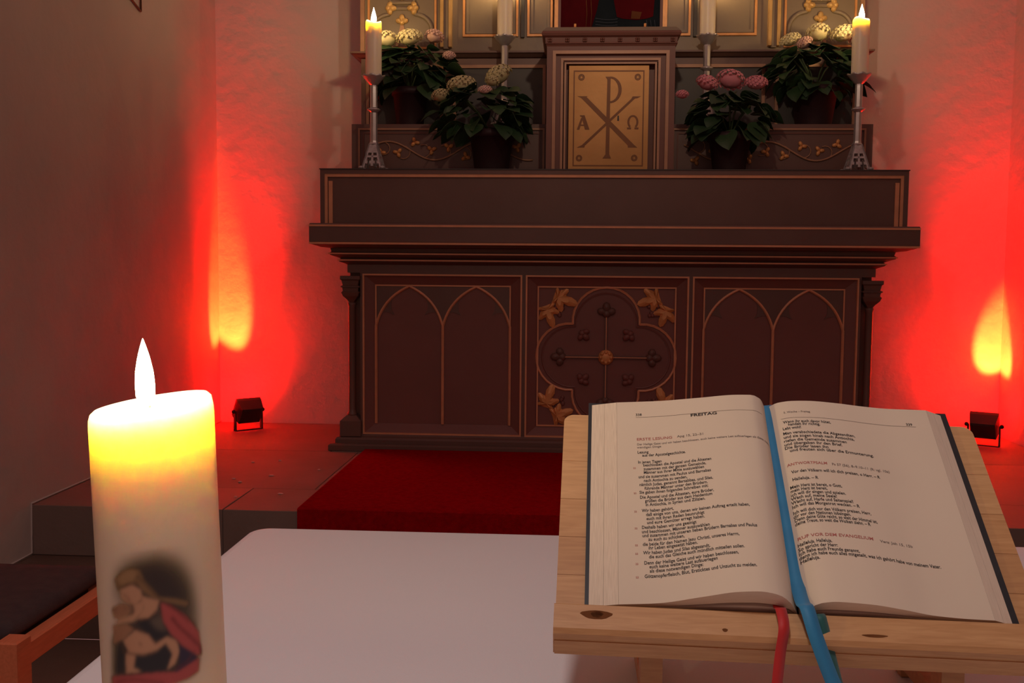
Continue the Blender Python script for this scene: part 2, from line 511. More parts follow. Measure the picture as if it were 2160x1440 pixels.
YPAN = 4.228
for k, (xa, xb) in enumerate(ops):
    pr = MB()     # recessed panel with its splayed edge
    ia, ib, iz0, iz1 = xa+.049, xb-.049, oz0+.044, oz1-.046
    A = [(xa, YB+.006, oz0), (xb, YB+.006, oz0), (xb, YB+.006, oz1), (xa, YB+.006, oz1)]
    I = [(ia, YPAN-.004, iz0), (ib, YPAN-.004, iz0), (ib, YPAN-.004, iz1), (ia, YPAN-.004, iz1)]
    J = [(x, YPAN, z) for x, _, z in I]
    pr.add(A+I+J, [(i, (i+1) % 4, 4+(i+1) % 4, 4+i) for i in range(4)]+[(4+i, 4+(i+1) % 4, 8+(i+1) % 4, 8+i) for i in range(4)]+[(8, 9, 10, 11)])
    pan = pr.build('panel', M_panel, al)
    bd = MB(); bd.frame(xa, xb, oz0, oz1, .007, YB-.004, YB+.012)
    bd.build('outer_bead', M_trim, pan)
    bd = MB(); bd.frame(ia, ib, iz0, iz1, .006, YPAN-.010, YPAN, skip=('b',) if k != 1 else ())
    bd.build('inner_bead', M_trim, pan)
    if k != 1:
        xm = (ia+ib)/2
        zs, za = .858, iz1-.006
        rib = MB(); sp = MB()
        for (p, q) in ((ia+.003, xm), (xm, ib-.003)):
            L, Rr = pointed(p, q, zs, za)
            pts = [(p, iz0)]+L+Rr[1:]+[(q, iz0)]
            rib.tube([(x, YPAN-.006, z) for x, z in pts], .0060, 5, up=(0, 1, 0), smooth=False)
            mid = (p+q)/2
            sp.plate(L+[(p, za)], YPAN-.005, YPAN+.001)
            sp.plate(Rr+[(q, za)], YPAN-.005, YPAN+.001)
            w = q-p
            for sgn in (1, -1):
                X = (lambda t: p+t) if sgn == 1 else (lambda t: q-t)
                LL = [pt for pt in L]
                seg = LL[2:8]
                poly = [((x if sgn == 1 else p+q-x), z) for x, z in seg]
                x_up = seg[-1]; tip = (p+.078, zs+.047)
                # upper lobe edge then lower lobe edge, both concave
                up_ = []; lo_ = []
                for t in (.25, .5, .75):
                    up_.append((x_up[0]*(1-t)+tip[0]*t-.012*math.sin(math.pi*t)-.004, x_up[1]*(1-t)+tip[1]*t))
                s0 = seg[0]
                for t in (.25, .5, .75):
                    lo_.append((tip[0]*(1-t)+s0[0]*t-.006*math.sin(math.pi*t), tip[1]*(1-t)+s0[1]*t+.014*math.sin(math.pi*t)))
                rest = up_+[tip]+lo_
                poly += [((x if sgn == 1 else p+q-x), z) for x, z in rest]
                cu = MB(); cu.plate(poly, YPAN-.003, YPAN+.001); cu.build('cusp', M_paint, pan)
        rib.build('arch_rib', M_trim, pan)
        sp.build('spandrel', M_paint, pan)
    else:
        cx, cz = XC, (iz0+iz1)/2
        off, r = .154, .1415
        d = (off+math.sqrt(max(0, 2*r*r-off*off)))/2
        pts = []
        for q in range(4):
            a0 = q*math.pi/2
            c0 = (off*math.cos(a0), off*math.sin(a0))
            half = math.atan2(d, d-off)
            for i in range(17):
                a = a0-half+2*half*i/16
                pts.append((cx+c0[0]+r*math.cos(a), YPAN-.004, cz+c0[1]+r*math.sin(a)))
        rim = MB(); rim.tube(pts, .0055, 5, closed=True, up=(0, 1, 0), smooth=False)
        rim.build('quatrefoil_rim', M_trim, pan)
        inn = MB()
        pts2 = [(cx+(x-cx)*.915, YPAN-.001, cz+(z-cz)*.915) for x, y, z in pts]
        inn.tube(pts2, .004, 5, closed=True, up=(0, 1, 0), smooth=False)
        inn.build('quatrefoil_inner_rim', M_panel, pan)
        cr = MB()
        for a in range(4):
            dx, dz = math.cos(a*math.pi/2), math.sin(a*math.pi/2)
            cr.tube([(cx+dx*.03, YPAN-.004, cz+dz*.03), (cx+dx*.18, YPAN-.004, cz+dz*.18)], .0085, 4, up=(0, 1, 0), smooth=False)
            fleur(cr, (cx+dx*.185, cz+dz*.185), a*math.pi/2, .060, YPAN-.006, .014)
        crs = cr.build('cross', M_paint, pan)
        rg_ = MB()  # thin bright lines put the highlight on the cross bars into the colour
        for a in range(4):
            dx, dz = math.cos(a*math.pi/2), math.sin(a*math.pi/2)
            rg_.tube([(cx+dx*.03, YPAN-.0125, cz+dz*.03), (cx+dx*.185, YPAN-.0125, cz+dz*.185)], .0022, 4, up=(0, 1, 0), smooth=False)
        rg_.build('cross_ridge_highlight', M_trim, crs)
        bo = MB(); bo.blob((cx, YPAN-.010, cz), .033, .010, .033, 12, 6)
        for q in range(8):
            a = q*math.pi/4
            bo.blob((cx+.022*math.cos(a), YPAN-.018, cz+.022*math.sin(a)), .008, .005, .008, 6, 4)
        bo.build('boss', M_gold, pan)
        for q in range(4):
            a = math.pi/4+q*math.pi/2
            cf = MB()
            fleur(cf, (cx+.118*math.sqrt(2)*math.cos(a)*.86, cz+.118*math.sqrt(2)*math.sin(a)*.86), a+math.pi, .048, YPAN-.006, .013)
            cf.build('cusp_flower', M_panel, pan)
            sg = (math.copysign(1, math.cos(a)), math.copysign(1, math.sin(a)))
            lf = MB()
            base = (cx+sg[0]*.212, cz+sg[1]*.208)
            corner = (cx+sg[0]*.255, cz+sg[1]*.255)
            leafspray(lf, (cx+sg[0]*.205, cz+sg[1]*.252), math.atan2(-.35*sg[1], sg[0]*-1.0), .084, YPAN-.003, q)
            leafspray(lf, (cx+sg[0]*.250, cz+sg[1]*.200), math.atan2(-1.0*sg[1], -.35*sg[0]), .080, YPAN-.003, q+9)
            lf.build('gilded_leaf', M_gold, pan)
            gr = MB()
            for i in range(9):
                gr.blob((base[0]-sg[0]*.012+random.uniform(-.022, .022), YPAN-.003, base[1]-sg[1]*.012+random.uniform(-.022, .022)), .009, .007, .009, 6, 4)
            gr.build('carved_berries', M_panel, pan)

for sx in (-1, 1):
    cx = XC+sx*1.086
    co = MB(); co.lathe([(.022, .47), (.022, .478), (.017, .486), (.0155, .50), (.0155, .94), (.019, .95), (.0165, .957)], 12, (cx, 4.214, 0))
    co.build('corner_column', M_paint, al)
    pe = MB(); pe.rects([(.03, .385), (.03, .45), (.024, .455), (.016, .463), (.006, .472)], cx-.015, cx+.015, 4.20, 4.25)
    pe.build('pedestal', M_paint, al)
    ca = MB(); ca.rects([(-.004, .955), (.006, .97), (.02, .985), (.026, 1.0), (.02, 1.006), (.022, 1.02), (.028, 1.022), (.028, 1.026), (.02, 1.03), (.024, 1.05), (.03, 1.056), (.03, 1.07)], cx-.012, cx+.012, 4.20, 4.25)
    ca.build('capital', M_paint, al)
# cornice, mensa slab and gold lines
b = MB(); b.rects([(.001, 1.084), (.001, 1.118), (.008, 1.122), (.028, 1.130), (.034, 1.137), (.024, 1.144), (.040, 1.150), (.060, 1.158), (.066, 1.165), (.056, 1.172), (.060, 1.186), (.092, 1.190), (.118, 1.200)], bx0, bx1, YB, YBK)
b.build('cornice', M_paint, al)
for o, z in ((.0345, 1.137), (.0665, 1.164)):
    g = MB(); g.box(bx0-o-.001, bx1+o+.001, YB-o-.002, YB-o+.01, z-.003, z+.003)
    g.build('cornice_line', M_trim, al)
b = MB(); b.rects([(.110, 1.196), (.126, 1.202), (.131, 1.212), (.131, 1.281), (.128, 1.287)], bx0, bx1, YB, YBK)
me = b.build('mensa', M_paint, al)
g = MB(); g.box(bx0-.1315, bx1+.1315, YB-.1335, YB-.12, 1.2015, 1.2095)
g.build('mensa_line', M_trim, me)
g = MB(); g.box(bx0-.1315, bx1+.1315, YB-.1335, YB-.12, 1.2735, 1.2815)
g.build('mensa_line', M_trim, me)

# ------------------------------------------------------------------ gradine
YG = 4.13; gx0, gx1 = XC-1.200, XC+1.200; GZ0, GZ1 = 1.288, 1.512
gd = thing('altar_gradine', (XC, 4.45, GZ0), 'long dark box shelf with brown bead frame, standing on the altar slab', 'altar shelf')
b = MB(); b.box(gx0, gx1, YG+.012, YBK, GZ0+.0005, GZ1)
b.build('body', M_paint, gd)
b = MB(); b.frame(gx0, gx1, GZ0+.0005, GZ1, .018, YG, YG+.014, skip=('b',))
b.build('outer_frame', M_paint, gd)
b = MB(); b.frame(gx0+.018, gx1-.018, GZ0+.0005, GZ1-.018, .012, YG+.003, YG+.014, skip=('b',))
b.build('bead', M_trim, gd)
b = MB(); b.frame(gx0+.034, gx1-.034, GZ0+.0005, GZ1-.031, .016, YG+.007, YG+.014, skip=('b', 't'))
b.build('inner_bead', M_trim, gd)
b = MB(); b.box(gx0-.003, gx1+.003, YG-.004, YBK, GZ1, GZ1+.004)
b.build('top_board', M_dark, gd)
GZ1 += .004

# ------------------------------------------------------------------ retable
YP_, YM = 4.36, 4.56
rx0, rx1 = XC-1.118, XC+1.118
Z1, Z2, Z3 = 1.730, 2.050, 2.076
rt_ = thing('retable', (XC, 4.6, GZ1), 'painted and gilded altar back wall with panelled tiers', 'altar back')
T0, T1 = XC-.262, XC+.262      # tabernacle niche
for (a, c) in ((rx0, T0-.001), (T1+.001, rx1)):
    b = MB(); b.box(a, c, YP_, YBK, GZ1+.0005, Z1)
    b.build('predella', M_paint, rt_)
b = MB(); b.box(rx0, rx1, YM, YBK, Z1, Z2)
b.build('middle_tier', M_paint, rt_)
b = MB(); b.rects([(-.01, Z2), (.012, Z2+.004), (.03, Z2+.014), (.042, Z2+.018), (.042, Z3)], rx0, rx1, YM, YBK)
b.build('ledge_moulding', M_paint, rt_)
b = MB(); b.box(rx0-.0, rx1+.0, YM, YBK, Z3, 2.86)
b.build('upper_tier', M_paint_up, rt_)
b = MB(); b.rects([(0, 2.86), (.05, 2.90), (.06, 2.93)], rx0, rx1, YM, YBK)
b.build('crown_moulding', M_paint_up, rt_)
def mir(a, c):
    return (2*XC-c, 2*XC-a)
# predella vine panels
for side in (0, 1):
    pa, pb = rx0+.03, T0-.012
    if side: pa, pb = mir(pa, pb)
    f = MB(); f.frame(pa, pb, GZ1+.004, Z1-.018, .008, YP_-.008, YP_)
    pnl = f.build('vine_panel_bead', M_trim2, rt_)
    f = MB(); f.frame(pa+.02, pb-.02, GZ1+.012, Z1-.036, .006, YP_-.004, YP_)
    f.build('inner_bead', M_redp, pnl)
    vn = MB(); pts = []
    nseg = 48
    for k in range(nseg+1):
        t = k/nseg
        x = pa+.05+(pb-pa-.10)*t
        z = (GZ1+Z1)/2-.008+.040*math.sin(t*2*math.pi*1.75+(.3 if not side else 2.4))
        pts.append((x, YP_-.004, z))
    vn.tube(pts, .0045, 5, up=(0, 1, 0))
    for k in range(4, nseg-2, 6):
        x, y, z = pts[k]
        sg = 1 if z < (GZ1+Z1)/2-.008 else -1
        cp = [(x+.03*math.sin(a)*1.0, YP_-.003, z+sg*(.028-.028*math.cos(a))) for a in np.linspace(0, 3.6, 9)]
        vn.tube(cp, .0028, 4, up=(0, 1, 0))
    vn.build('vine_stem', M_trim2, pnl)
    for k in range(3, nseg-1, 5):
        x, y, z = pts[k]
        sg = 1 if z < (GZ1+Z1)/2-.008 else -1
        lf = MB(); a = random.uniform(0, 6.28)
        for q in range(3):
            aa = a+q*2.09
            d = Vector((math.cos(aa), 0, math.sin(aa))); pp = Vector((-math.sin(aa), 0, math.cos(aa)))
            lf.blob(Vector((x+.006, YP_-.004, z+sg*.042))+d*.011, .013, .009, .006, 7, 4, ax=(d, pp, Vector((0, -1, 0))))
        lf.build('vine_leaf', M_gold, pnl)
# middle tier framed panels
for (pa, pb) in ((rx0+.025, -.60), (-.555, T0-.015)):
    for side in (0, 1):
        a, c = (pa, pb) if not side else mir(pa, pb)
        f = MB(); f.frame(a, c, Z1+.012, Z2-.03, .014, YM-.012, YM)
        pnl = f.build('panel_frame', M_trim2, rt_)
        f = MB(); f.box(a+.014, c-.014, YM-.003, YM+.001, Z1+.026, Z2-.044)
        f.build('dark_panel', M_dark, pnl)
# upper tier
for side in (0, 1):
    def seg(a, c): return (a, c) if not side else mir(a, c)
    # double gilded strips beside the end panel
    for (a, c) in ((-.612, -.598), (-.574, -.560)):
        a, c = seg(a, c)
        g = MB(); g.box(a, c, YM-.03, YM, Z3+.02, 2.84, .002)
        g.build('gilded_strip', M_goldb, rt_)
    a, c = seg(-.598, -.574)
    g = MB(); g.box(a, c, YM-.016, YM, Z3+.015, 2.84)
    g.build('pilaster', M_paint_up, rt_)
    # corner strip at the outer edge
    a, c = seg(rx0, rx0+.018)
    g = MB(); g.box(a, c, YM-.016, YM, Z3+.001, 2.84, .002)
    g.build('edge_strip', M_trim2, rt_)
    # inner raised panels
    for (pa, pb) in ((-.512, -.262), (-.222, -.108)):
        a, c = seg(pa, pb)
        f = MB(); f.frame(a, c, 2.145, 2.80, .010, YM-.012, YM)
        pnl = f.build('panel_frame', M_gold, rt_)
        f = MB(); f.frame(a+.014, c-.014, 2.159, 2.786, .012, YM-.006, YM)
        f.build('inner_moulding', M_paint_up, pnl)
    a, c = seg(-.262, -.222)
    g = MB(); g.box(a+.012, c-.012, YM-.02, YM, 2.14, 2.82)
    g.build('mullion', M_dark, rt_)
    # end panel: flat arch with fleur ornament
    a, c = seg(-.945, -.632)
    f = MB(); f.frame(a, c, Z3+.016, 2.80, .009, YM-.010, YM)
    pnl = f.build('end_panel_frame', M_gold, rt_)
    xm = (a+c)/2; w = (c-a)/2-.02
    zc = 2.285
    for top in (0, 1):
        pts = []
        for sx in (-1, 1):
            q = []
            q.append((xm+sx*w, YM-.004, Z3+.03))
            for k in range(9):
                an = math.pi/2*k/8
                q.append((xm+sx*(w-.075+.075*math.cos(an)), YM-.004, zc-.115+.075*math.sin(an)))
            q.append((xm+sx*.05, YM-.004, zc-.012))
            pts += q if sx == -1 else q[::-1]
        if top:
            pts = [(x, y, 2*zc-z+.0) for x, y, z in pts]
        ar = MB(); ar.tube(pts, .010, 6, up=(0, 1, 0))
        ar.build('arch_moulding', M_paint_up, pnl)
    fl = MB()
    fleur(fl, (xm, zc-.075), math.pi/2, .044, YM-.008, .012)
    fl.build('gilded_fleur', M_goldb, pnl)
    fl = MB()
    fl.plate([(xm-.007, zc-.085), (xm-.03, Z3+.03), (xm-.018, Z3+.03), (xm, zc-.13), (xm+.018, Z3+.03), (xm+.03, Z3+.03), (xm+.007, zc-.085)], YM-.006, YM)
    fl.build('fleur_stalk', M_trim2, pnl)
    for sx in (-1, 1):
        fl = MB(); fleur(fl, (xm+sx*.062, zc-.012), math.pi if sx > 0 else 0, .046, YM-.010, .012)
        fl.build('gilded_fleur', M_goldb, pnl)
    fl = MB(); fleur(fl, (xm, zc+.06), -math.pi/2, .046, YM-.010, .012)
    fl.build('gilded_fleur', M_goldb, pnl)

# ------------------------------------------------------------------ tabernacle
YTb = 4.17
tb = thing('tabernacle', (XC, 4.3, GZ1), 'brown shrine with a brass door bearing a large cross monogram', 'tabernacle')
dx0, dx1, dz1 = XC-.170, XC+.158, 1.945
b = MB()
b.box(T0, XC-.232, YTb, 4.53, GZ1+.001, 2.02)
b.box(XC+.232, T1, YTb, 4.53, GZ1+.001, 2.02)
b.box(XC-.232, XC+.232, YTb, 4.54, 1.992, 2.02)
b.box(XC-.232, XC+.232, YTb+.06, 4.54, GZ1+.001, 1.992)
b.build('case', M_redp, tb)
b = MB(); b.frame(XC-.238, XC+.238, GZ1+.001, 2.000, .013, YTb-.006, YTb+.012, skip=('b',))
b.build('frame_bead', M_trim2, tb)
b = MB(); b.frame(XC-.225, XC+.225, GZ1+.001, 1.987, .030, YTb+.012, YTb+.06, skip=('b',))
b.build('splayed_frame', M_redp, tb)
b = MB(); b.frame(XC-.204, XC+.204, GZ1+.001, 1.972, .010, YTb+.004, YTb+.05, skip=('b',))
b.build('frame_bead', M_trim2, tb)
b = MB(); b.frame(XC-.190, XC+.190, GZ1+.001, 1.958, .008, YTb+.014, YTb+.055, skip=('b',))
b.build('frame_bead', M_trim2, tb)
b = MB(); b.rects([(0, 2.018), (.004, 2.026), (.008, 2.028), (.006, 2.034), (.008, 2.052), (.018, 2.058), (.022, 2.068), (.018, 2.076)], T0, T1, YTb, 4.53)
b.build('cornice', M_redp, tb)
b = MB(); b.rects([(.018, 2.0765), (.002, 2.094), (-.004, 2.096)], T0, T1, YTb, 4.53)
b.build('sloped_top', M_paint_up, tb)
for k in range(8):
    fx = T0+.012+k*(T1-T0-.024)/7
    fl = MB()
    for q in range(4):
        a = q*math.pi/2+.78
        fl.blob((fx+.006*math.cos(a), YTb-.010, 2.042+.006*math.sin(a)), .005, .004, .005, 6, 4)
    fl.build('cornice_rosette', M_redp, tb)
dr = MB(); dr.box(dx0, dx1, YTb+.020, YTb+.045, GZ1+.002, dz1, .002)
door = dr.build('door', M_door, tb)
yd = YTb+.020
def dP(px, pz):
    """door crop coordinates (1224x1440 enlargement) to door plane"""
    return (dx0+(px-287)/(903-287)*(dx1-dx0), dz1+(480-pz)/(1305-480)*(dz1-GZ1-.002))
il = MB(); q0 = dP(322, 1275); q1 = dP(868, 520)
il.frame(q0[0], q1[0], q0[1], q1[1], .005, yd-.0012, yd+.001)
il.build('border_line', M_inlay, door)
INLAY_Y = {'chi': .0012, 'rho': .0022, 'rho_bowl': .0018}
def inlay(name, polys):
    m = MB()
    for i_, p in enumerate(polys):
        m.plate([dP(*q) for q in p], yd-INLAY_Y.get(name, .0012)-.00012*i_, yd+.001)
    m.build(name, M_inlay, door)
inlay('rho', [[(583, 590), (608, 590), (606, 1180), (620, 1212), (555, 1212), (577, 1180)], [(570, 570), (610, 570), (608, 600), (585, 595)]])
def ring(cx, cz, rx, rz, wx, wz, a0, a1, n=18):
    o = [(cx+rx*math.cos(a), cz+rz*math.sin(a)) for a in np.linspace(a0, a1, n)]
    i = [(cx+(rx-wx)*math.cos(a), cz+(rz-wz)*math.sin(a)) for a in np.linspace(a1, a0, n)]
    return o+i
inlay('rho_bowl', [ring(605, 672, 90, 104, 26, 14, -math.pi/2, math.pi/2)])
inlay('chi', [[(370, 722), (418, 722), (800, 1108), (822, 1126), (750, 1126), (748, 1108)],
              [(355, 722), (432, 722), (410, 736), (384, 736)],
              [(775, 738), (800, 738), (420, 1108), (388, 1112)],
              [(780, 724), (842, 724), (815, 738), (770, 742)],
              [(355, 1126), (412, 1126), (418, 1106), (388, 1110)]])
inlay('alpha', [[(385, 875), (412, 875), (450, 985), (415, 985)], [(385, 890), (396, 905), (372, 985), (352, 985)], [(378, 945), (425, 945), (425, 955), (376, 955)], [(375, 872), (412, 872), (412, 882), (378, 882)]])
inlay('omega', [ring(785, 925, 43, 55, 16, 14, math.pi*.70, math.pi*2.30)] + [[(740, 968), (772, 968), (772, 982), (742, 982)], [(798, 968), (830, 968), (828, 982), (798, 982)]])
for (cx, cz) in ((383, 573), (817, 572), (372, 1210), (800, 1208)):
    polys = []
    for k in range(8):
        a = k*math.pi/4
        polys.append([(cx+22*math.cos(a-.25), cz+22*math.sin(a-.25)), (cx+22*math.cos(a+.25), cz+22*math.sin(a+.25)), (cx+9*math.cos(a+.3), cz+9*math.sin(a+.3)), (cx+9*math.cos(a-.3), cz+9*math.sin(a-.3))])
    polys.append(ring(cx, cz, 25, 25, 6, 6, 0, 2*math.pi, 20))
    inlay('rosette', polys)
kh = MB(); kh.plate([dP(666, 875), dP(676, 875), dP(678, 915), dP(664, 915)], yd-.002, yd+.001)
kh.build('keyhole', M_black, door)

# icon painting standing on the tabernacle
ic = thing('icon_painting', (XC, 4.50, 2.097), 'framed religious painting in red and dark blue on top of the tabernacle', 'painting')
ix0, ix1, iz0, iz1 = XC-.222, XC+.232, 2.105, 2.78
b = MB(); b.box(ix0, ix1, 4.492, 4.52, iz0-.006, iz1)
b.build('board', M_icon_red, ic)
b = MB(); b.frame(ix0-.018, ix1+.018, iz0-.006, iz1+.012, .016, 4.482, 4.525)
b.build('gilt_frame', M_gold, ic)
b = MB(); b.frame(ix0-.002, ix1+.002, iz0+.008, iz1-.002, .012, 4.486, 4.495)
b.build('red_frame', M_redp, ic)
def ip(x, y):   # crop coordinates of the enlarged icon strip
    return (ix0+(x-185)/(1735-185)*(ix1-ix0), iz0+.02+(330-y)/2160*280/472*1.0)
m = MB(); m.plate([ip(640, 325), ip(1715, 325), ip(1725, -300), ip(1500, -900), ip(900, -900), ip(760, -100)], 4.4905, 4.493)
rb = m.build('blue_robe', M_icon_blue, ic)
for k in range(5):
    y0 = 30+k*48
    m = MB(); m.tube([(*(lambda p: (p[0], 4.4903, p[1]))(ip(740+t*330, y0+35*math.sin(t*2.2)-18*t)),) for t in np.linspace(0, 1, 8)], .0022, 4, up=(0, 1, 0))
    m.build('robe_fold', M_icon_fold, rb)
for k in range(3):
    m = MB(); m.tube([(*(lambda p: (p[0], 4.4903, p[1]))(ip(1500+k*60+t*30, 60+t*220)),) for t in np.linspace(0, 1, 6)], .002, 4, up=(0, 1, 0))
    m.build('robe_fold', M_icon_fold, rb)
m = MB(); m.plate([ip(1060, 10), ip(1150, 40), ip(1350, 60), ip(1500, 40), ip(1600, 5), ip(1620, -300), ip(1000, -300)], 4.4885, 4.4903)
m.build('red_sleeve', M_icon_red, ic)
m = MB(); m.plate([ip(1270, 40), ip(1400, 45), ip(1430, -60), ip(1280, -80)], 4.487, 4.4884)
m.build('hand', M_icon_skin, ic)
for k in range(2):
    m = MB()
    x = ip(590+k*70, 0)[0]
    m.tube([(x, 4.4903, iz0+.02), (x+.006, 4.4903, iz0+.12), (x-.004, 4.4903, iz0+.3)], .002, 4, up=(0, 1, 0))
    m.build('red_fold', M_icon_skin, ic)
# small brass pegs in front of it
for i, px in enumerate((XC-.148, XC+.140)):
    pg = thing('brass_peg', (px, 4.22, 2.097), ('left' if not i else 'right')+' small brass peg on a round foot in front of the painting', 'peg', 'pegs before the painting')
    m = MB(); m.lathe([(.018, 2.0975), (.018, 2.0995), (.006, 2.102)], 12, (px, 4.22, 0)); m.build('foot', M_gold, pg)
    m = MB(); m.lathe([(.005, 2.101), (.005, 2.118), (.0045, 2.120)], 10, (px, 4.22, 0)); m.build('pin', M_gold, pg)

# ------------------------------------------------------------------ candlesticks and altar candles
def flame_prof(h, r):
    return [(r*.30, 0), (r*.75, h*.10), (r, h*.25), (r*.92, h*.42), (r*.62, h*.63), (r*.30, h*.82), (r*.10, h*.95), (r*.01, h)]

def candlestick(x, y, z, label, h=.395):
    o = thing('candlestick', (x, y, z), label, 'candlestick', 'silver candlesticks on the altar')
    # three-footed gothic base: pierced flared pyramid
    b = MB()
    n = 4
    prof = [(.030, .105), (.034, .098), (.041, .080), (.050, .060), (.058, .040), (.068, .018)]
    # faces built as bars so that the cross piercing and the arched gap stay open
    for q in range(4):
        a = q*math.pi/2
        dv = Vector((math.cos(a), math.sin(a), 0)); sv = Vector((-math.sin(a), math.cos(a), 0))
        def pt(s, zz):
            w = .026+(.105-zz)*.36
            return Vector((x, y, z))+dv*(w*.72)+sv*(s*w*.72)+Vector((0, 0, zz))
        def quad(s0, z0, s1, z1):
            p = [pt(s0, z0), pt(s1, z0), pt(s1, z1), pt(s0, z1)]
            inn = [c-dv*.006 for c in p]
            b.add(p+inn, [(0, 1, 2, 3), (7, 6, 5, 4), (0, 4, 5, 1), (1, 5, 6, 2), (2, 6, 7, 3), (3, 7, 4, 0)])
        quad(-1, .070, 1, .108)
        quad(-1, .036, -.62, .070); quad(.62, .036, 1, .070)
        quad(-.12, .036, .12, .070); quad(-.62, .050, .62, .058)
        quad(-.30, .024, .30, .036); quad(-1, .024, -.50, .036); quad(.50, .024, 1, .036)
        quad(-1.0, .0, -.72, .024); quad(.72, .0, 1.0, .024)
        quad(-.12, .014, .12, .024)
        for s in (-1, 1):
            p = pt(s*1.04, .006); b.blob((p.x, p.y, z+.007), .011, .011, .007, 8, 4)
    b.build('foot', M_castsil, o)
    b = MB(); b.lathe([(.020, .103), (.024, .108), (.018, .114), (.016, .122), (.0155, .20), (.0155, .238)], 8, (x, y, z), smooth=False)
    b.build('lower_stem', M_silver, o)
    b = MB(); b.lathe([(.013, .236), (.018, .243), (.028, .249), (.028, .253), (.016, .258), (.0135, .262)], 16, (x, y, z))
    b.build('knop', M_silver, o)
    b = MB(); b.lathe([(.0155, .26), (.0155, .345), (.014, .352)], 8, (x, y, z), smooth=False)
    b.build('upper_stem', M_silver, o)
    b = MB()
    prof = [(.012, .350), (.020, .356), (.030, .368), (.043, .384), (.048, .390), (.046, .392), (.036, .386), (.0, .384)]
    vs = []; n = 32
    for r, zz in prof:
        for i in range(n):
            a = 2*math.pi*i/n
            k = 1+.06*math.cos(8*a)*(r/.048)
            vs.append((x+r*k*math.cos(a), y+r*k*math.sin(a), z+zz+.003*math.cos(8*a)*(r/.048)**2))
    fs = [(k*n+i, k*n+(i+1) % n, (k+1)*n+(i+1) % n, (k+1)*n+i) for k in range(len(prof)-1) for i in range(n)]
    b.add(vs, fs, True)
    b.build('drip_pan', M_silver, o)
    return o

def altar_candle(x, y, z, label, h=.222, r=.0335, tip=1.0):
    o = thing('altar_candle', (x, y, z), label, 'candle', 'lit candles on the altar')
    b = MB(); n = 28
    prof = [(r*.98, 0), (r, .006), (r, h-.012), (r*.985, h-.003), (r*.90, h+.003), (r*.78, h), (r*.62, h-.008), (r*.35, h-.012), (.0008, h-.013)]
    vs = []
    ph = random.uniform(0, 6)
    for rr, zz in prof:
        for i in range(n):
            a = 2*math.pi*i/n
            dz = .006*math.sin(a*2+ph)*(1 if zz > h-.01 and rr > r*.7 else 0)
            vs.append((x+rr*math.cos(a), y+rr*math.sin(a), z+zz+dz))
    fs = [(k*n+i, k*n+(i+1) % n, (k+1)*n+(i+1) % n, (k+1)*n+i) for k in range(len(prof)-1) for i in range(n)]
    fs.append(tuple(range(n-1, -1, -1)))
    b.add(vs, fs, True)
    b.build('wax', M_wax_s, o)
    b = MB(); b.tube([(x, y, z+h-.014), (x+.001, y, z+h-.004), (x+.003, y, z+h+.004)], .0013, 6)
    b.build('wick', M_wick, o)
    b = MB(); b.lathe(flame_prof(.066*tip, .0115), 14, (x+.001, y, z+h-.004)); b.build('flame', M_flame_s, o)
    return o

cs = [(-.848, 4.205, GZ1+.0005, 'left'), (1.152, 4.205, GZ1+.0005, 'right'), (-.315, 4.45, Z1+.0005, 'mid left'), (.566, 4.45, Z1+.0005, 'mid right')]
lab_s = ['silver candlestick at the left end of the altar shelf', 'silver candlestick at the right end of the altar shelf',
         'silver candlestick behind the cream hydrangea, left of the shrine', 'silver candlestick behind the pink hydrangea, right of the shrine']
lab_c = ['burning cream candle at the far left end of the altar', 'burning cream candle at the far right end of the altar',
         'cream candle rising out of frame left of the painting', 'cream candle rising out of frame right of the painting']
for (x, y, z, nm), l1, l2 in zip(cs, lab_s, lab_c):
    candlestick(x, y, z, l1)
    o = altar_candle(x, y, z+.3875, l2)

# ------------------------------------------------------------------ hydrangeas
def leaf_mesh():
    L, Wd = 1.0, .42
    nu, nv = 7, 5
    P = []
    for i in range(nu):
        t = i/(nu-1)
        w = Wd*math.sin(math.pi*min(1, t*.96+.04))**.8*(1.15-.35*t)
        row = []
        for j in range(nv):
            s = -1+2*j/(nv-1)
            row.append((t*L, s*w, -.28*t*t+.10*abs(s)*math.sin(math.pi*t)+.02*math.sin(9*t)*s))
        P.append(row)
    b = MB(); b.grid(P)
    b.grid([[(x, y, z-.012) for x, y, z in r] for r in P], flip=True)
    # rim
    top = [P[0][j] for j in range(nv)]+[P[i][-1] for i in range(1, nu)]+[P[-1][j] for j in range(nv-2, -1, -1)]+[P[i][0] for i in range(nu-2, 0, -1)]
    n = len(top)
    b.add(top+[(x, y, z-.012) for x, y, z in top], [(i, (i+1) % n, n+(i+1) % n, n+i) for i in range(n)])
    return b
LEAVES = [leaf_mesh().mesh('leaf', m) for m in M_leaf]

def head_mesh(m):
    b = MB()
    rr = random.Random(3)
    ga = math.pi*(3-math.sqrt(5))
    N = 72
    for k in range(N):
        zz = 1-1.25*(k+.5)/N
        rad = math.sqrt(max(0, 1-zz*zz)); a = k*ga
        nrm = Vector((rad*math.cos(a), rad*math.sin(a), zz*.72+.12)).normalized()
        c = Vector((rad*math.cos(a), rad*math.sin(a), zz*.72))
        u = nrm.cross(Vector((0, .3, 1))).normalized(); v = nrm.cross(u)
        tw = rr.uniform(0, 1.57)
        for q in range(4):      # four petals
            an = tw+q*math.pi/2
            d = u*math.cos(an)+v*math.sin(an); e = nrm.cross(d)
            s = .155*rr.uniform(.85, 1.15)
            b.add([c, c+d*s*.5+e*s*.5+nrm*.03, c+d*s*1.15+nrm*.05*rr.uniform(-.5, 1), c+d*s*.5-e*s*.5+nrm*.03], [(0, 1, 2), (0, 2, 3)])
    b.blob((0, 0, -.10), .76, .76, .52, 10, 6)
    return b.mesh('flower_head', m)
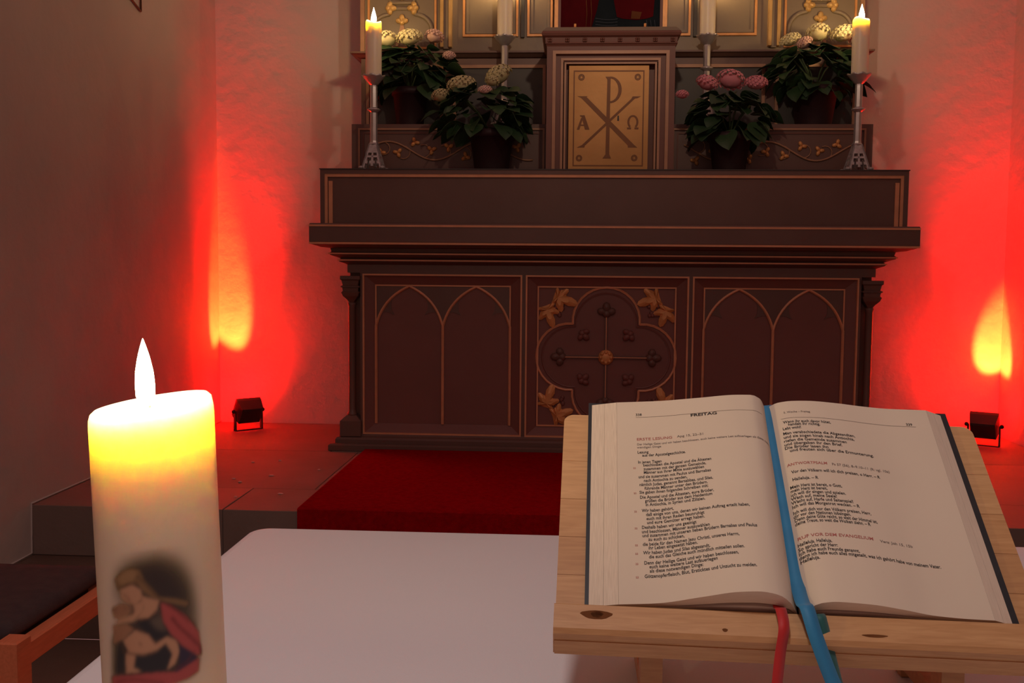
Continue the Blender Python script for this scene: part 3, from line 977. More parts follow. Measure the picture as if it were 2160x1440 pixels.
HEADS = {'y': head_mesh(M_fl_y), 'g': head_mesh(M_fl_g), 'p': head_mesh(M_fl_p), 'c': head_mesh(M_fl_c)}

def hydrangea(x, y, z, ph, pr, fx, fz, heads, label, nleaf=88, seed=1, lean=0.0):
    rr = random.Random(seed)
    o = thing('potted_hydrangea', (x, y, z), label, 'potted plant', 'hydrangeas on the altar')
    b = MB(); b.lathe([(pr*.74, 0), (pr*.76, .004), (pr*.96, ph-.03), (pr*1.04, ph-.03), (pr*1.06, ph), (pr*.98, ph), (pr*.92, ph-.015), (.001, ph-.015)], 24, (x, y, z+.0005))
    b.build('pot', M_pot, o)
    top = Vector((x, y, z+ph-.02))
    st = MB()
    for k in range(6):
        a = rr.uniform(0, 6.28); q = top+Vector((math.cos(a)*fx*.45+lean*.5, math.sin(a)*.05, fz*.75))
        st.tube([top, top*.5+q*.5+Vector((0, 0, .02)), q], .004, 5)
    st.build('stems', M_stem, o)
    for k in range(nleaf):
        a = rr.uniform(0, 2*math.pi)
        el = rr.uniform(-.55, 1.25)
        fy = min(fx, .13)
        rad = rr.uniform(.55, .80)
        c = top+Vector((math.cos(a)*math.cos(el)*fx*rad+lean, math.sin(a)*math.cos(el)*fy*rad, fz*.40+math.sin(el)*fz*.60))
        s = rr.uniform(.065, .105)
        lo = bpy.data.objects.new('leaf', LEAVES[rr.randrange(3)])
        COL.objects.link(lo); lo.parent = o
        lo.location = c-Vector(o.location)
        out = Vector((math.cos(a), math.sin(a)*.8, .35*math.sin(el)-.15)).normalized()
        rot = out.to_track_quat('X', 'Z').to_matrix().to_4x4() @ Matrix.Rotation(rr.uniform(-.5, .5), 4, 'X') @ Matrix.Rotation(rr.uniform(-.2, .5), 4, 'Y')
        lo.rotation_euler = rot.to_euler()
        lo.scale = (s, s*1.1, s)
        # keep foliage in front of the panels behind
        ymax = (YP_ if z < Z1-.05 else YM)-.02
        tipy = c.y+abs(out.y)*s if out.y > 0 else c.y+.03
        if tipy > ymax: lo.location.y -= tipy-ymax
        if z < Z1-.05:
            tipx = c.x+out.x*s
            if x > XC and min(tipx, c.x)-.035 < T1+.02: lo.location.x += T1+.02-min(tipx, c.x)+.035
            if x < XC and max(tipx, c.x)+.035 > T0-.02: lo.location.x -= max(tipx, c.x)+.035-T0+.02
    for (hx, hz, r, kd, dy) in heads:
        ho = bpy.data.objects.new('flower_head', HEADS[kd])
        COL.objects.link(ho); ho.parent = o
        ho.location = Vector((hx, y+dy, hz))-Vector(o.location)
        ho.scale = (r, r*.85, r*.8)
        ho.rotation_euler = (rr.uniform(-.2, .5), rr.uniform(-.25, .25), rr.uniform(0, 6))
    return o
hydrangea(-.352, 4.235, GZ1, .165, .094, .235, .20,
          [(-.475, 1.865, .062, 'g', -.05), (-.325, 1.915, .068, 'g', .01), (-.565, 1.825, .044, 'g', -.03), (-.345, 1.875, .035, 'g', -.08), (-.372, 1.835, .030, 'c', -.11)],
          'potted hydrangea with greenish cream blooms, left of the shrine door', seed=11, lean=-.03)
hydrangea(.640, 4.235, GZ1, .155, .088, .20, .18,
          [(.535, 1.870, .054, 'p', -.05), (.635, 1.888, .060, 'p', -.02), (.735, 1.872, .052, 'p', -.04), (.430, 1.815, .030, 'p', -.105)],
          'potted hydrangea with pink blooms, right of the shrine door', seed=5, lean=-.01)
hydrangea(-.735, 4.455, Z1+.0005, .165, .078, .195, .20,
          [(-.835, 2.105, .055, 'y', -.03), (-.735, 2.115, .062, 'y', -.02), (-.625, 2.12, .048, 'c', -.02), (-.555, 2.03, .034, 'c', -.05)],
          'potted hydrangea with pale yellow blooms beside the far left candle', seed=21, lean=.02)
hydrangea(1.03, 4.455, Z1+.0005, .165, .100, .23, .185,
          [(1.035, 2.125, .060, 'y', -.02), (1.14, 2.12, .064, 'y', -.03), (.915, 2.095, .048, 'y', -.03), (.97, 2.075, .042, 'c', -.06), (1.20, 2.085, .045, 'c', -.04)],
          'potted hydrangea with pale yellow blooms beside the far right candle', seed=33, lean=-.01)

# ------------------------------------------------------------------ red floor spotlights
def red_spot(x, y, aim, label, k=1.0):
    o = thing('floor_spotlight', (x, y, ZP), label, 'spotlight', 'red floodlights at the wall corners')
    c = Vector((x, y, ZP+.092))
    ax = (Vector(aim)-c).normalized()
    h = Vector((ax.x, ax.y, 0)).normalized()
    hd = (h*.82+Vector((0, 0, .57))).normalized()
    sx = Vector((0, 0, 1)).cross(h).normalized()
    upv = hd.cross(sx).normalized()
    if upv.z < 0: upv = -upv
    b = MB()
    # tapered housing: wide at the lens, narrower at the back
    def ringv(d, hx, hz):
        return [c+hd*d+sx*hx*i+upv*hz*j for i, j in ((-1, -1), (1, -1), (1, 1), (-1, 1))]
    R = [ringv(-.045, .044, .036), ringv(-.040, .052, .044), ringv(.018, .060, .050), ringv(.034, .060, .050)]
    vs = [p for r in R for p in r]
    fs = [(k_*4+i, k_*4+(i+1) % 4, k_*4+4+(i+1) % 4, k_*4+4+i) for k_ in range(3) for i in range(4)]+[(3, 2, 1, 0), (12, 13, 14, 15)]
    b.add(vs, fs)
    b.build('housing', M_black, o)
    b = MB(); b.obox(c+hd*.036, sx, upv, hd, .050, .040, .0015); b.build('lens', M_lens, o)
    b = MB()
    for s in (-1, 1):
        b.obox(c+sx*s*.066-Vector((0, 0, .044)), sx, h, Vector((0, 0, 1)), .003, .011, .046)
    b.obox(Vector((x, y, ZP+.0025)), sx, h, Vector((0, 0, 1)), .069, .013, .002)
    b.build('bracket', M_black, o)
    b = MB()
    for s in (-1, 1):
        b.blob(c+sx*s*.073, .010, .010, .010, 8, 5)
    b.build('clamp_knob', M_black, o)
    lp = c+hd*.05
    light('red_wash_light', 'SPOT', lp, 36*k, (1.0, .0003, .001), .03, parent=o, spot=165, blend=1.0, aim=c+hd)
    light('red_upper_light', 'SPOT', lp, 250*k, (1.0, .0003, .001), .02, parent=o, spot=52, blend=1.0, aim=(aim[0], aim[1], 1.35))
    light('red_beam_light', 'SPOT', lp, 210*k, (1.0, .070, .009), .010, parent=o, spot=35, blend=.65, aim=aim)
    return o
red_spot(-1.545, 4.640, (-1.735, 4.855, .93), 'small black floodlight throwing red light into the left corner')
red_spot(1.862, 4.585, (2.015, 4.855, .76), 'small black floodlight throwing red light into the right corner')

# cable clipped to the left wall
b = MB(); b.tube([(XL+.006, 3.6, 2.26), (XL+.006, 3.814, 2.183), (XL+.006, 4.000, 2.127)], .004, 6)
b.tube([(XL+.006, 4.000, 2.127), (XL+.006, 4.002, 2.6)], .004, 6)
tag(b.build('wall_cable', M_cable), 'thin brown cable pinned high on the left wall', 'cable')

# ------------------------------------------------------------------ white table in front
TX0, TX1, TY0, TY1, TZ = -.480, 1.15, .30, 1.458, .720
tbl = thing('white_table', ((TX0+TX1)/2, (TY0+TY1)/2, 0), 'white topped table with rounded corners in the foreground', 'table')
def rrect(x0, x1, y0, y1, r, n=8):
    pts = []
    for cx, cy, a0 in ((x1-r, y1-r, 0), (x0+r, y1-r, math.pi/2), (x0+r, y0+r, math.pi), (x1-r, y0+r, 1.5*math.pi)):
        for k in range(n+1):
            a = a0+math.pi/2*k/n
            pts.append((cx+r*math.cos(a), cy+r*math.sin(a)))
    return pts
b = MB(); n = None
rings = []
for o, z in ((-.014, TZ), (-.008, TZ-.0012), (-.003, TZ-.004), (0, TZ-.010), (.001, TZ-.020), (.0, TZ-.034), (-.004, TZ-.038)):
    rings.append([(x, y, z) for x, y in rrect(TX0-o, TX1+o, TY0-o, TY1+o, .026)])
n = len(rings[0])
vs = [p for r in rings for p in r]
fs = [(k*n+i, k*n+(i+1) % n, (k+1)*n+(i+1) % n, (k+1)*n+i) for k in range(len(rings)-1) for i in range(n)]
fs += [tuple(range(n)), tuple(range(len(rings)*n-1, (len(rings)-1)*n-1, -1))]
b.add(vs, fs)
b.build('tabletop', M_cloth, tbl)
for lx in (TX0+.10, TX1-.10):
    for ly in (TY0+.10, TY1-.12):
        m = MB(); m.box(lx-.03, lx+.03, ly-.03, ly+.03, .001, TZ-.037, .004); m.build('leg', M_pine, tbl)
m = MB(); m.box(TX0+.08, TX1-.08, TY0+.09, TY0+.11, TZ-.12, TZ-.037); m.box(TX0+.08, TX1-.08, TY1-.13, TY1-.11, TZ-.12, TZ-.037)
m.build('apron', M_pine, tbl)

# ------------------------------------------------------------------ big pillar candle
CX, CY, CR = -.2795, .665, .0412
CH = .300
LEAN = math.radians(-1.9)
pc = thing('pillar_candle', (CX, CY, TZ+.0005), 'thick burning cream pillar candle with a mother and child picture', 'candle')
n = 72
def cand_ring(r, z, ztilt=0.0):
    return [(r*math.cos(2*math.pi*i/n), r*math.sin(2*math.pi*i/n), z+ztilt*math.cos(2*math.pi*i/n-.35)) for i in range(n)]
prof = [(.0385, 0, 0), (CR, .004, 0)]+[(CR, .02+.02*k, 0) for k in range(13)]+[(CR, CH-.016, .3), (CR*.995, CH-.008, .7), (CR*.965, CH-.0025, 1), (CR*.90, CH, 1), (CR*.82, CH-.002, 1), (CR*.70, CH-.005, .8), (CR*.45, CH-.008, .4), (CR*.2, CH-.0085, 0), (.0005, CH-.0085, 0)]
vs = []
for r, z, t in prof: vs += cand_ring(r, z, .0045*t)
fs = [(k*n+i, k*n+(i+1) % n, (k+1)*n+(i+1) % n, (k+1)*n+i) for k in range(len(prof)-1) for i in range(n)]
fs.append(tuple(range(n-1, -1, -1)))
b = MB(); b.add(vs, fs, True)
me = b.mesh('wax', M_wax)
wx = bpy.data.objects.new('wax', me); COL.objects.link(wx); wx.parent = pc
b = MB(); b.tube([(0, 0, CH-.009), (-.001, -.002, CH-.002), (-.004, -.003, CH+.005), (-.0065, -.003, CH+.008)], .0011, 6)
wk = b.mesh('wick', M_wick); wk = bpy.data.objects.new('wick', wk); COL.objects.link(wk); wk.parent = pc
b = MB(); b.lathe([(.0040, 0), (.0062, .006), (.0064, .014), (.0058, .022), (.0042, .031), (.0024, .038), (.0008, .043), (.0001, .045)], 18, (-.003, -.002, CH-.0015))
fm = b.mesh('flame', M_flame); fm = bpy.data.objects.new('flame', fm); COL.objects.link(fm); fm.parent = pc
pc.rotation_euler = (0, LEAN, 0)

# printed picture, wrapped round the wax (flat print; colours painted per vertex)
def pic_mat():
    m, nt, bs = new_mat('candle_print')
    at = nt.nodes.new('ShaderNodeVertexColor'); at.layer_name = 'print'
    nt.links.new(at.outputs['Color'], bs.inputs['Base Color'])
    nt.links.new(at.outputs['Alpha'], bs.inputs['Alpha'])
    bs.inputs['Roughness'].default_value = 0.5
    return m
NU, NV = 150, 190
# canvas in the enlarged crop's units: x 200..1000, y 230..1560
gx = np.linspace(240, 1000, NU); gy = np.linspace(240, 1600, NV)
GX, GY = np.meshgrid(gx, gy)
rgb = np.zeros((NV, NU, 3)); alp = np.zeros((NV, NU))
def inside(poly):
    c = np.zeros(GX.shape, bool); k = len(poly); j = k-1
    for i in range(k):
        xi, yi = poly[i]; xj, yj = poly[j]
        hit = ((yi > GY) != (yj > GY)) & (GX < (xj-xi)*(GY-yi)/(yj-yi+1e-9)+xi)
        c ^= hit; j = i
    return c.astype(float)
def blur(a, r):
    k = np.exp(-0.5*(np.arange(-3*r, 3*r+1)/max(r, .3))**2); k /= k.sum()
    a = np.apply_along_axis(lambda q: np.convolve(np.pad(q, 3*r, mode='edge'), k, 'valid'), 1, a)
    return np.apply_along_axis(lambda q: np.convolve(np.pad(q, 3*r, mode='edge'), k, 'valid'), 0, a)
def paint(poly, col, r=1, op=1.0):
    r = max(r, 2)
    global rgb, alp
    w = blur(inside(poly), r)*op
    na = w+alp*(1-w)
    rgb = (np.array(col)[None, None]*w[..., None]+rgb*(alp*(1-w))[..., None])/np.maximum(na, 1e-6)[..., None]
    alp = na
def stroke(pts, wd, col, r=1, op=.8):
    for (x0, y0), (x1, y1) in zip(pts[:-1], pts[1:]):
        L = math.hypot(x1-x0, y1-y0)+1e-6; nx, ny = -(y1-y0)/L*wd/2, (x1-x0)/L*wd/2
        paint([(x0+nx, y0+ny), (x1+nx, y1+ny), (x1-nx, y1-ny), (x0-nx, y0-ny)], col, r, op)
DK = (.05, .035, .028); SK = (.50, .27, .145); SKD = (.34, .17, .085); HR = (.22, .125, .05); RD = (.42, .075, .065); RDD = (.16, .02, .02); BLK = (.018, .018, .02)
paint([(330, 420), (420, 350), (640, 320), (800, 400), (890, 560), (930, 800), (930, 1000), (700, 1000), (560, 700), (330, 640)], DK, 9, .85)
paint([(420, 420), (620, 420), (740, 520), (830, 660), (850, 780), (640, 720), (540, 560)], (.03, .022, .02), 7, .8)
paint([(290, 980), (420, 860), (700, 820), (930, 960), (960, 1300), (900, 1420), (300, 1420)], DK, 4, .9)
paint([(300, 480), (350, 420), (420, 402), (490, 430), (530, 540), (640, 690), (760, 720), (880, 770), (850, 800), (700, 745), (600, 695), (520, 625), (470, 545), (400, 545), (330, 580)], HR, 1)
paint([(320, 480), (370, 430), (430, 420), (470, 450), (440, 510), (350, 540)], (.36, .21, .09), 2, .8)
paint([(345, 570), (430, 540), (500, 600), (512, 680), (460, 730), (400, 700), (350, 650)], SK, 1)
paint([(500, 655), (640, 715), (620, 800), (560, 862), (470, 845), (520, 760)], SK, 1)
paint([(285, 720), (350, 690), (410, 720), (425, 780), (370, 832), (300, 805)], SKD, 1)
paint([(420, 720), (530, 690), (522, 790), (445, 865), (320, 860), (330, 825), (430, 805)], SK, 1)
paint([(295, 860), (400, 875), (450, 930), (380, 1000), (300, 1030)], SKD, 2)
paint([(470, 880), (620, 850), (700, 960), (720, 1040), (600, 1060), (540, 980)], BLK, 2)
paint([(560, 870), (660, 850), (700, 1000), (620, 960)], (.15, .11, .07), 3, .7)
paint([(460, 1150), (600, 1170), (740, 1050), (800, 1160), (740, 1340), (560, 1340), (440, 1260)], BLK, 1)
paint([(370, 1010), (460, 940), (560, 1000), (612, 1090), (700, 1040), (770, 1080), (805, 1180), (765, 1290), (700, 1335), (745, 1200), (690, 1095), (620, 1150), (520, 1165), (420, 1135)], SK, 1)
paint([(390, 1120), (465, 1140), (452, 1260), (515, 1312), (395, 1300)], SK, 1)
paint([(340, 1020), (385, 1080), (375, 1290), (320, 1270)], BLK, 2, .8)
paint([(800, 1120), (935, 1220), (940, 1330), (840, 1400), (740, 1390), (800, 1290)], (.03, .02, .045), 2)
paint([(650, 735), (720, 775), (860, 900), (955, 1040), (980, 1230), (945, 1250), (820, 1140), (730, 1020), (670, 900)], RD, 1)
paint([(290, 1300), (420, 1320), (650, 1342), (780, 1365), (960, 1270), (955, 1390), (860, 1440), (700, 1480), (520, 1560), (300, 1560)], RD, 2)
stroke([(735, 880), (810, 990), (900, 1090), (970, 1180), (975, 1250)], 26, RDD)
stroke([(700, 760), (780, 830), (880, 940)], 16, RDD)
stroke([(320, 1352), (450, 1362), (560, 1400), (680, 1440)], 20, RDD)
stroke([(760, 1340), (860, 1290), (920, 1200)], 14, RDD, 1, .6)
stroke([(470, 480), (540, 560), (600, 650), (650, 700)], 12, (.08, .04, .018))
stroke([(330, 560), (400, 540), (470, 540)], 14, (.10, .05, .02))
stroke([(370, 620), (400, 650), (420, 690)], 10, (.12, .05, .025))
stroke([(425, 720), (445, 760), (430, 800)], 28, (.05, .02, .012))
stroke([(480, 845), (560, 868), (620, 805)], 12, (.10, .05, .025))
stroke([(350, 1020), (380, 1120), (470, 1155), (560, 1170), (640, 1150)], 12, (.09, .045, .02))
stroke([(290, 740), (320, 745)], 14, (.1, .04, .03)); stroke([(375, 742), (392, 748)], 12, (.1, .04, .03))
stroke([(490, 1050), (510, 1085)], 10, (.15, .07, .03))
# edge fade so that the print melts into the wax
fade = np.clip((GX-245)/40, 0, 1)*np.clip((1000-GX)/25, 0, 1)*np.clip((GY-245)/40, 0, 1)*np.clip((1595-GY)/60, 0, 1)
alp *= fade
def pic_pt(x, y):
    ix, iy = 180+x*320/1355, 1100+y*320/1355
    yy = iy-850
    xc = 323+yy*28/590; hw = (250-yy*12/590)/2
    s = max(-.98, min(.98, (ix-xc)/hw))
    ang = math.asin(s)
    tht = -math.pi/2+.08+ang + math.atan2(-(0-CX), CY)*0 + (math.atan2(CY, CX)-math.pi/2)*1.0
    # height along the candle from the picture row, on the front of the wax
    dist = math.hypot(CX, CY)-CR*math.cos(ang)
    zz = ZC-dist*(iy-591)/F*1.012
    return ((CR+.0002)*math.cos(tht), (CR+.0002)*math.sin(tht), zz-TZ)
P = [[pic_pt(x, y) for x in gx] for y in gy]
b = MB(); b.grid(P)
me = b.mesh('picture', pic_mat())
ca = me.color_attributes.new('print', 'FLOAT_COLOR', 'POINT')
ca.data.foreach_set('color', np.concatenate([rgb, alp[..., None]], 2).reshape(-1).astype(np.float32))
po = bpy.data.objects.new('picture', me); COL.objects.link(po); po.parent = pc
po['label'] = 'printed picture of a mother holding a child under a red cloak'

# ------------------------------------------------------------------ book and stand
U = Vector((.9998, -.0139, -.0111)); V = Vector((.0178, .7960, .6051)); N = U.cross(V).normalized()
B0 = Vector((.013, .830, .824))
def bk(u, v, h): return B0+U*u+V*v+N*h

def hermite(tab, x):
    xs = [p[0] for p in tab]; ys = [p[1] for p in tab]
    if x <= xs[0]: return ys[0]
    if x >= xs[-1]: return ys[-1]
    i = max(k for k in range(len(xs)-1) if xs[k] <= x)
    def sl(k):
        if k == 0: return (ys[1]-ys[0])/(xs[1]-xs[0])
        if k == len(xs)-1: return (ys[-1]-ys[-2])/(xs[-1]-xs[-2])
        a = (ys[k]-ys[k-1])/(xs[k]-xs[k-1]); c = (ys[k+1]-ys[k])/(xs[k+1]-xs[k])
        return 0 if a*c <= 0 else 2*a*c/(a+c)
    h = xs[i+1]-xs[i]; t = (x-xs[i])/h
    m0, m1 = sl(i)*h, sl(i+1)*h
    return (2*t**3-3*t*t+1)*ys[i]+(t**3-2*t*t+t)*m0+(-2*t**3+3*t*t)*ys[i+1]+(t**3-t*t)*m1
LT = [(.0286, .0080), (.0715, .0120), (.11, .0180), (.148, .0240), (.162, .0245), (.172, .0190), (.1775, .0080)]
LB = [(.0286, .0080), (.062, .0125), (.098, .0245), (.1255, .0335), (.1435, .0355), (.158, .0320), (.169, .0220), (.1775, .0050)]
RT = [(.1795, .0060), (.190, .0143), (.2045, .0177), (.220, .0184), (.2475, .0162), (.274, .0126), (.301, .0103), (.3366, .0099)]
RB = [(.1795, .0060), (.194, .0227), (.207, .0257), (.2336, .0240), (.261, .0186), (.288, .0120), (.315, .0095), (.3366, .0090)]
VT, VB = .243, .002
def ph(side, u, v):
    t = (v-VB)/(VT-VB)
    return hermite(LT if side == 0 else RT, u)*t+hermite(LB if side == 0 else RB, u)*(1-t)
bo = thing('open_book', tuple(bk(.18, 0, 0)), 'thick open book with printed German text lying on the wooden stand', 'book')
# cover
b = MB()
b.obox(bk(.0885, .123, .0015), U, V, N, .0885, .123, .0015)
b.obox(bk(.2690, .123, .0015), U, V, N, .0890, .123, .0015)
b.obox(bk(.1785, .123, .0010), U, V, N, .006, .123, .0010)
b.build('cover', M_cover, bo)
us = {0: list(np.linspace(.0286, .170, 34))+[.172, .174, .176, .1775], 1: [.1795, .181, .1825, .1845, .187]+list(np.linspace(.190, .3366, 34))}
vsx = list(np.linspace(VB, VT, 9))
def uvmesh(o, uvs):
    me = o.data
    l = me.uv_layers.new(name='UVMap')
    for lp in me.loops:
        l.data[lp.index].uv = uvs[lp.vertex_index]
PG = {}
for side in (0, 1):
    b = MB()
    b.grid([[bk(u, v, ph(side, u, v)) for u in us[side]] for v in vsx])
    PG[side] = b.build('left_page' if side == 0 else 'right_page', M_page, bo, recalc=False)
    # page block: lower and upper gatherings with an arched gap, fanned fore-edge
    def block(name, lo, hi, mt):
        b = MB(); uvs = []
        K = 7
        # bottom (v=VB) and top (v=VT) edges
        for v, vo in ((VB, 0), (VT, 1)):
            rows = []
            for k in range(K):
                t = k/(K-1)
                row = []
                for u in us[side]:
                    h = ph(side, u, v); a = max(.003, lo(h)); c = max(.0032, hi(h)-.00003)
                    row.append(bk(u, v, a+(c-a)*t)); uvs.append((u*8, t*(hi(.02)-lo(.02))*40+lo(.02)*40))
                rows.append(row)
            b.grid(rows)
        # fore edge, fanned
        u_in = us[side][0] if side == 0 else us[side][-1]
        u_out = .0035 if side == 0 else .3525
        rows = []
        for k in range(K):
            t = k/(K-1); row = []
            for v in vsx:
                h = ph(side, u_in, v); a = max(.003, lo(h)); c = max(.0032, hi(h)-.00003)
                hh = a+(c-a)*t
                fr_ = (hh-.003)/(h-.003)
                row.append(bk(u_out+(u_in-u_out)*fr_, v, hh)); uvs.append((v*8, hh*1500/40))
            rows.append(row)
        b.grid(rows)
        # little triangles closing the fan at both ends
        for v in (VB, VT):
            h = ph(side, u_in, v); a = max(.003, lo(h)); c = max(.0032, hi(h)-.00003)
            f1 = (a-.003)/(h-.003); f2 = (c-.003)/(h-.003)
            b.add([bk(u_in, v, a), bk(u_in, v, c), bk(u_out+(u_in-u_out)*f2, v, c), bk(u_out+(u_in-u_out)*f1, v, a)], [(0, 1, 2, 3)])
            uvs.extend([(0, 0), (0, .2), (1, .2), (1, 0)])
        # underside and top of the gathering
        b.grid([[bk(u, v, max(.003, lo(ph(side, u, v)))) for u in us[side]] for v in vsx]); uvs.extend([(.5, .5)]*(len(us[side])*len(vsx)))
        if hi(.03) < .03:
            b.grid([[bk(u, v, max(.0032, hi(ph(side, u, v)))) for u in us[side]] for v in vsx]); uvs.extend([(.5, .5)]*(len(us[side])*len(vsx)))
        o = b.build(name, mt, bo, recalc=False)
        uvmesh(o, uvs)
        return o
    block('page_block', (lambda h: .003+(h-.003)*.50), (lambda h: h), M_pedge)
    block('page_block', (lambda h: .003), (lambda h: .003+(h-.003)*.36 if h > .012 else .003+(h-.003)*.5), M_pedge)

# printed text ------------------------------------------------------
def text_mesh(txt, bold=0.012):
    cu = bpy.data.curves.new('t', 'FONT')
    cu.body = txt; cu.size = 1.0; cu.resolution_u = 2; cu.offset = bold
    o = bpy.data.objects.new('t', cu); COL.objects.link(o)
    dg = bpy.context.evaluated_depsgraph_get()
    me = bpy.data.meshes.new_from_object(o.evaluated_get(dg))
    vs = np.array([v.co[:] for v in me.vertices]).reshape(-1, 3); fs = [tuple(p.vertices) for p in me.polygons]
    bpy.data.objects.remove(o); bpy.data.curves.remove(cu); bpy.data.meshes.remove(me)
    return vs, fs
def put_text(m, side, u0, v0, txt, size, u1=None, cw=None, bold=.012, hs=1.0):
    mb = MB()
    vs, fs = text_mesh(txt, bold)
    if not len(vs): return
    wid = vs[:, 0].max()
    sx = (u1-u0)/wid if u1 else size*hs
    out = []
    for x, y, _ in vs:
        # x runs along the curved paper: advance by arc length
        u = u0+x*sx; v = v0+y*size
        lim = (.0290, .1770) if side == 0 else (.1800, .3360)
        u = min(max(u, lim[0]), lim[1])
        out.append(bk(u, v, ph(side, u, v)+.00022))
    mb.add(out, fs)
    mb.build('text_line', m, PG[side], recalc=False)
SZ = .0051
left_lines = [
 (.0481, .1718, 'Lesung'), (.0526, .1677, 'aus der Apostelgeschichte.'),
 (.0483, .1590, 'In jenen Tagen'), (.0531, .1550, 'beschlossen die Apostel und die Ältesten'), (.0534, .1502, 'zusammen mit der ganzen Gemeinde,'),
 (.0533, .1457, 'Männer aus ihrer Mitte auszuwählen'), (.0483, .1405, 'und sie zusammen mit Paulus und Barnabas'), (.0531, .1357, 'nach Antiochia zu senden,'),
 (.0490, .1309, 'nämlich Judas, genannt Barsabbas, und Silas,'), (.0537, .1261, 'führende Männer unter den Brüdern.'), (.0488, .1215, 'Sie gaben ihnen folgendes Schreiben mit:'),
 (.0490, .1156, 'Die Apostel und die Ältesten, eure Brüder,'), (.0537, .1111, 'grüßen die Brüder aus dem Heidentum'), (.0540, .1066, 'in Antiochia, in Syrien und Zilizien.'),
 (.0505, .0998, 'Wir haben gehört,'), (.0541, .0951, 'daß einige von uns, denen wir keinen Auftrag erteilt haben,'), (.0544, .0904, 'euch mit ihren Reden beunruhigt'), (.0547, .0859, 'und eure Gemüter erregt haben.'),
 (.0499, .0806, 'Deshalb haben wir uns geeinigt'), (.0498, .0758, 'und beschlossen, Männer auszuwählen'), (.0501, .0714, 'und zusammen mit unseren lieben Brüdern Barnabas und Paulus'), (.0554, .0670, 'zu euch zu schicken,'),
 (.0503, .0618, 'die beide für den Namen Jesu Christi, unseres Herrn,'), (.0552, .0577, 'ihr Leben eingesetzt haben.'), (.0505, .0526, 'Wir haben Judas und Silas abgesandt,'), (.0553, .0481, 'die euch das Gleiche auch mündlich mitteilen sollen.'),
 (.0510, .0418, 'Denn der Heilige Geist und wir haben beschlossen,'), (.0554, .0376, 'euch keine weitere Last aufzuerlegen'), (.0556, .0332, 'als diese notwendigen Dinge:'), (.0510, .0278, 'Götzenopferfleisch, Blut, Ersticktes und Unzucht zu meiden.')]
HS = .00207/.0051/.545
INK = M_ink
for u, v, s in left_lines:
    put_text(INK, 0, u, v, s, SZ, hs=HS, bold=.015)
put_text(INK, 0, .0473, .2228, '338', .0046, hs=.9)
put_text(INK, 0, .1010, .2165, 'FREITAG', .0052, u1=.1265, bold=.03)
INK = M_inkred; put_text(INK, 0, .0476, .1890, 'ERSTE LESUNG', .0048, u1=.0819)
for v in (.1525, .1215, .0998, .0806, .0618, .0526, .0418, .0278):
    put_text(INK, 0, .0435, v, '22', .0026)
INK = M_inkgrey; put_text(INK, 0, .0866, .1895, 'Apg 15, 22–31', .0042, u1=.1113)
put_text(INK, 0, .0479, .1826, 'Der Heilige Geist und wir haben beschlossen, euch keine weitere Last aufzuerlegen als diese not-', .0038, u1=.1745)
put_text(INK, 0, .0478, .1786, 'wendigen Dinge', .0038, u1=.071)
right_lines = [
 (.1915, .2124, 'Wenn ihr euch davor hütet,', .2370), (.1955, .2085, 'handelt ihr richtig.', .2260), (.1900, .2038, 'Lebt wohl!', .2070),
 (.1895, .1972, 'Man verabschiedete die Abgesandten,', .2580), (.1893, .1923, 'und sie zogen hinab nach Antiochia,', .2565), (.1890, .1873, 'riefen die Gemeinde zusammen', .2480),
 (.1888, .1826, 'und übergaben ihr den Brief.', .2430), (.1886, .1780, 'Die Brüder lasen ihn', .2290), (.1925, .1738, 'und freuten sich über die Ermunterung.', .2716),
 (.1905, .1468, 'Vor den Völkern will ich dich preisen, o Herr. – R', .2721), (.1900, .1376, 'Halleluja. – R', .2130),
 (.1872, .1290, 'Mein Herz ist bereit, o Gott,', .2330), (.1870, .1247, 'mein Herz ist bereit,', .2190), (.1867, .1202, 'ich will dir singen und spielen.', .2350), (.1865, .1157, 'Wach auf, meine Seele!', .2260), (.1863, .1112, 'Wacht auf, Harfe und Saitenspiel!', .2400), (.1861, .1066, 'Ich will das Morgenrot wecken. – R', .2450),
 (.1861, .0998, 'Ich will dich vor den Völkern preisen, Herr,', .2540), (.1859, .0955, 'dir vor den Nationen lobsingen.', .2350), (.1862, .0912, 'Denn deine Güte reicht, so weit der Himmel ist,', .2580), (.1860, .0869, 'deine Treue, so weit die Wolken ziehn. – R', .2510),
 (.1852, .0641, 'Halleluja. Halleluja.', .2130), (.1851, .0594, 'So spricht der Herr:', .2170), (.1850, .0550, 'Ich habe euch Freunde genannt,', .2350), (.1848, .0507, 'denn ich habe euch alles mitgeteilt, was ich gehört habe von meinem Vater.', .3050), (.1850, .0464, 'Halleluja.', .2000)]
INK = M_ink
for u, v, s, u1 in right_lines:
    put_text(INK, 1, u, v, s, SZ, u1=u1, bold=.015)
put_text(INK, 1, .3125, .2205, '339', .0046, hs=.9)
INK = M_inkred; put_text(INK, 1, .1880, .1565, 'ANTWORTPSALM', .0046, u1=.2241)
put_text(INK, 1, .1858, .0708, 'RUF VOR DEM EVANGELIUM', .0046, u1=.2500)
INK = M_inkgrey; put_text(INK, 1, .1935, .2262, '5. Woche – Freitag', .0036, u1=.2189)
put_text(INK, 1, .2284, .1560, 'Ps 57 (56), 8–9.10–11 (R: vgl. 10a)', .0042, u1=.2830)
put_text(INK, 1, .2560, .0700, 'Vers: Joh 15, 15b', .0040, u1=.2850)
def rule(side, u0, u1, v):
    b = MB(); w = .0004
    ul = np.linspace(u0, u1, 30)
    b.grid([[bk(u, vv, ph(side, u, vv)+.0002) for u in ul] for vv in (v, v+w)], smooth=False)
    b.build('header_rule', M_inkgrey, PG[side], recalc=False)
rule(0, .0475, .1755, .2205); rule(1, .1900, .3215, .2190)

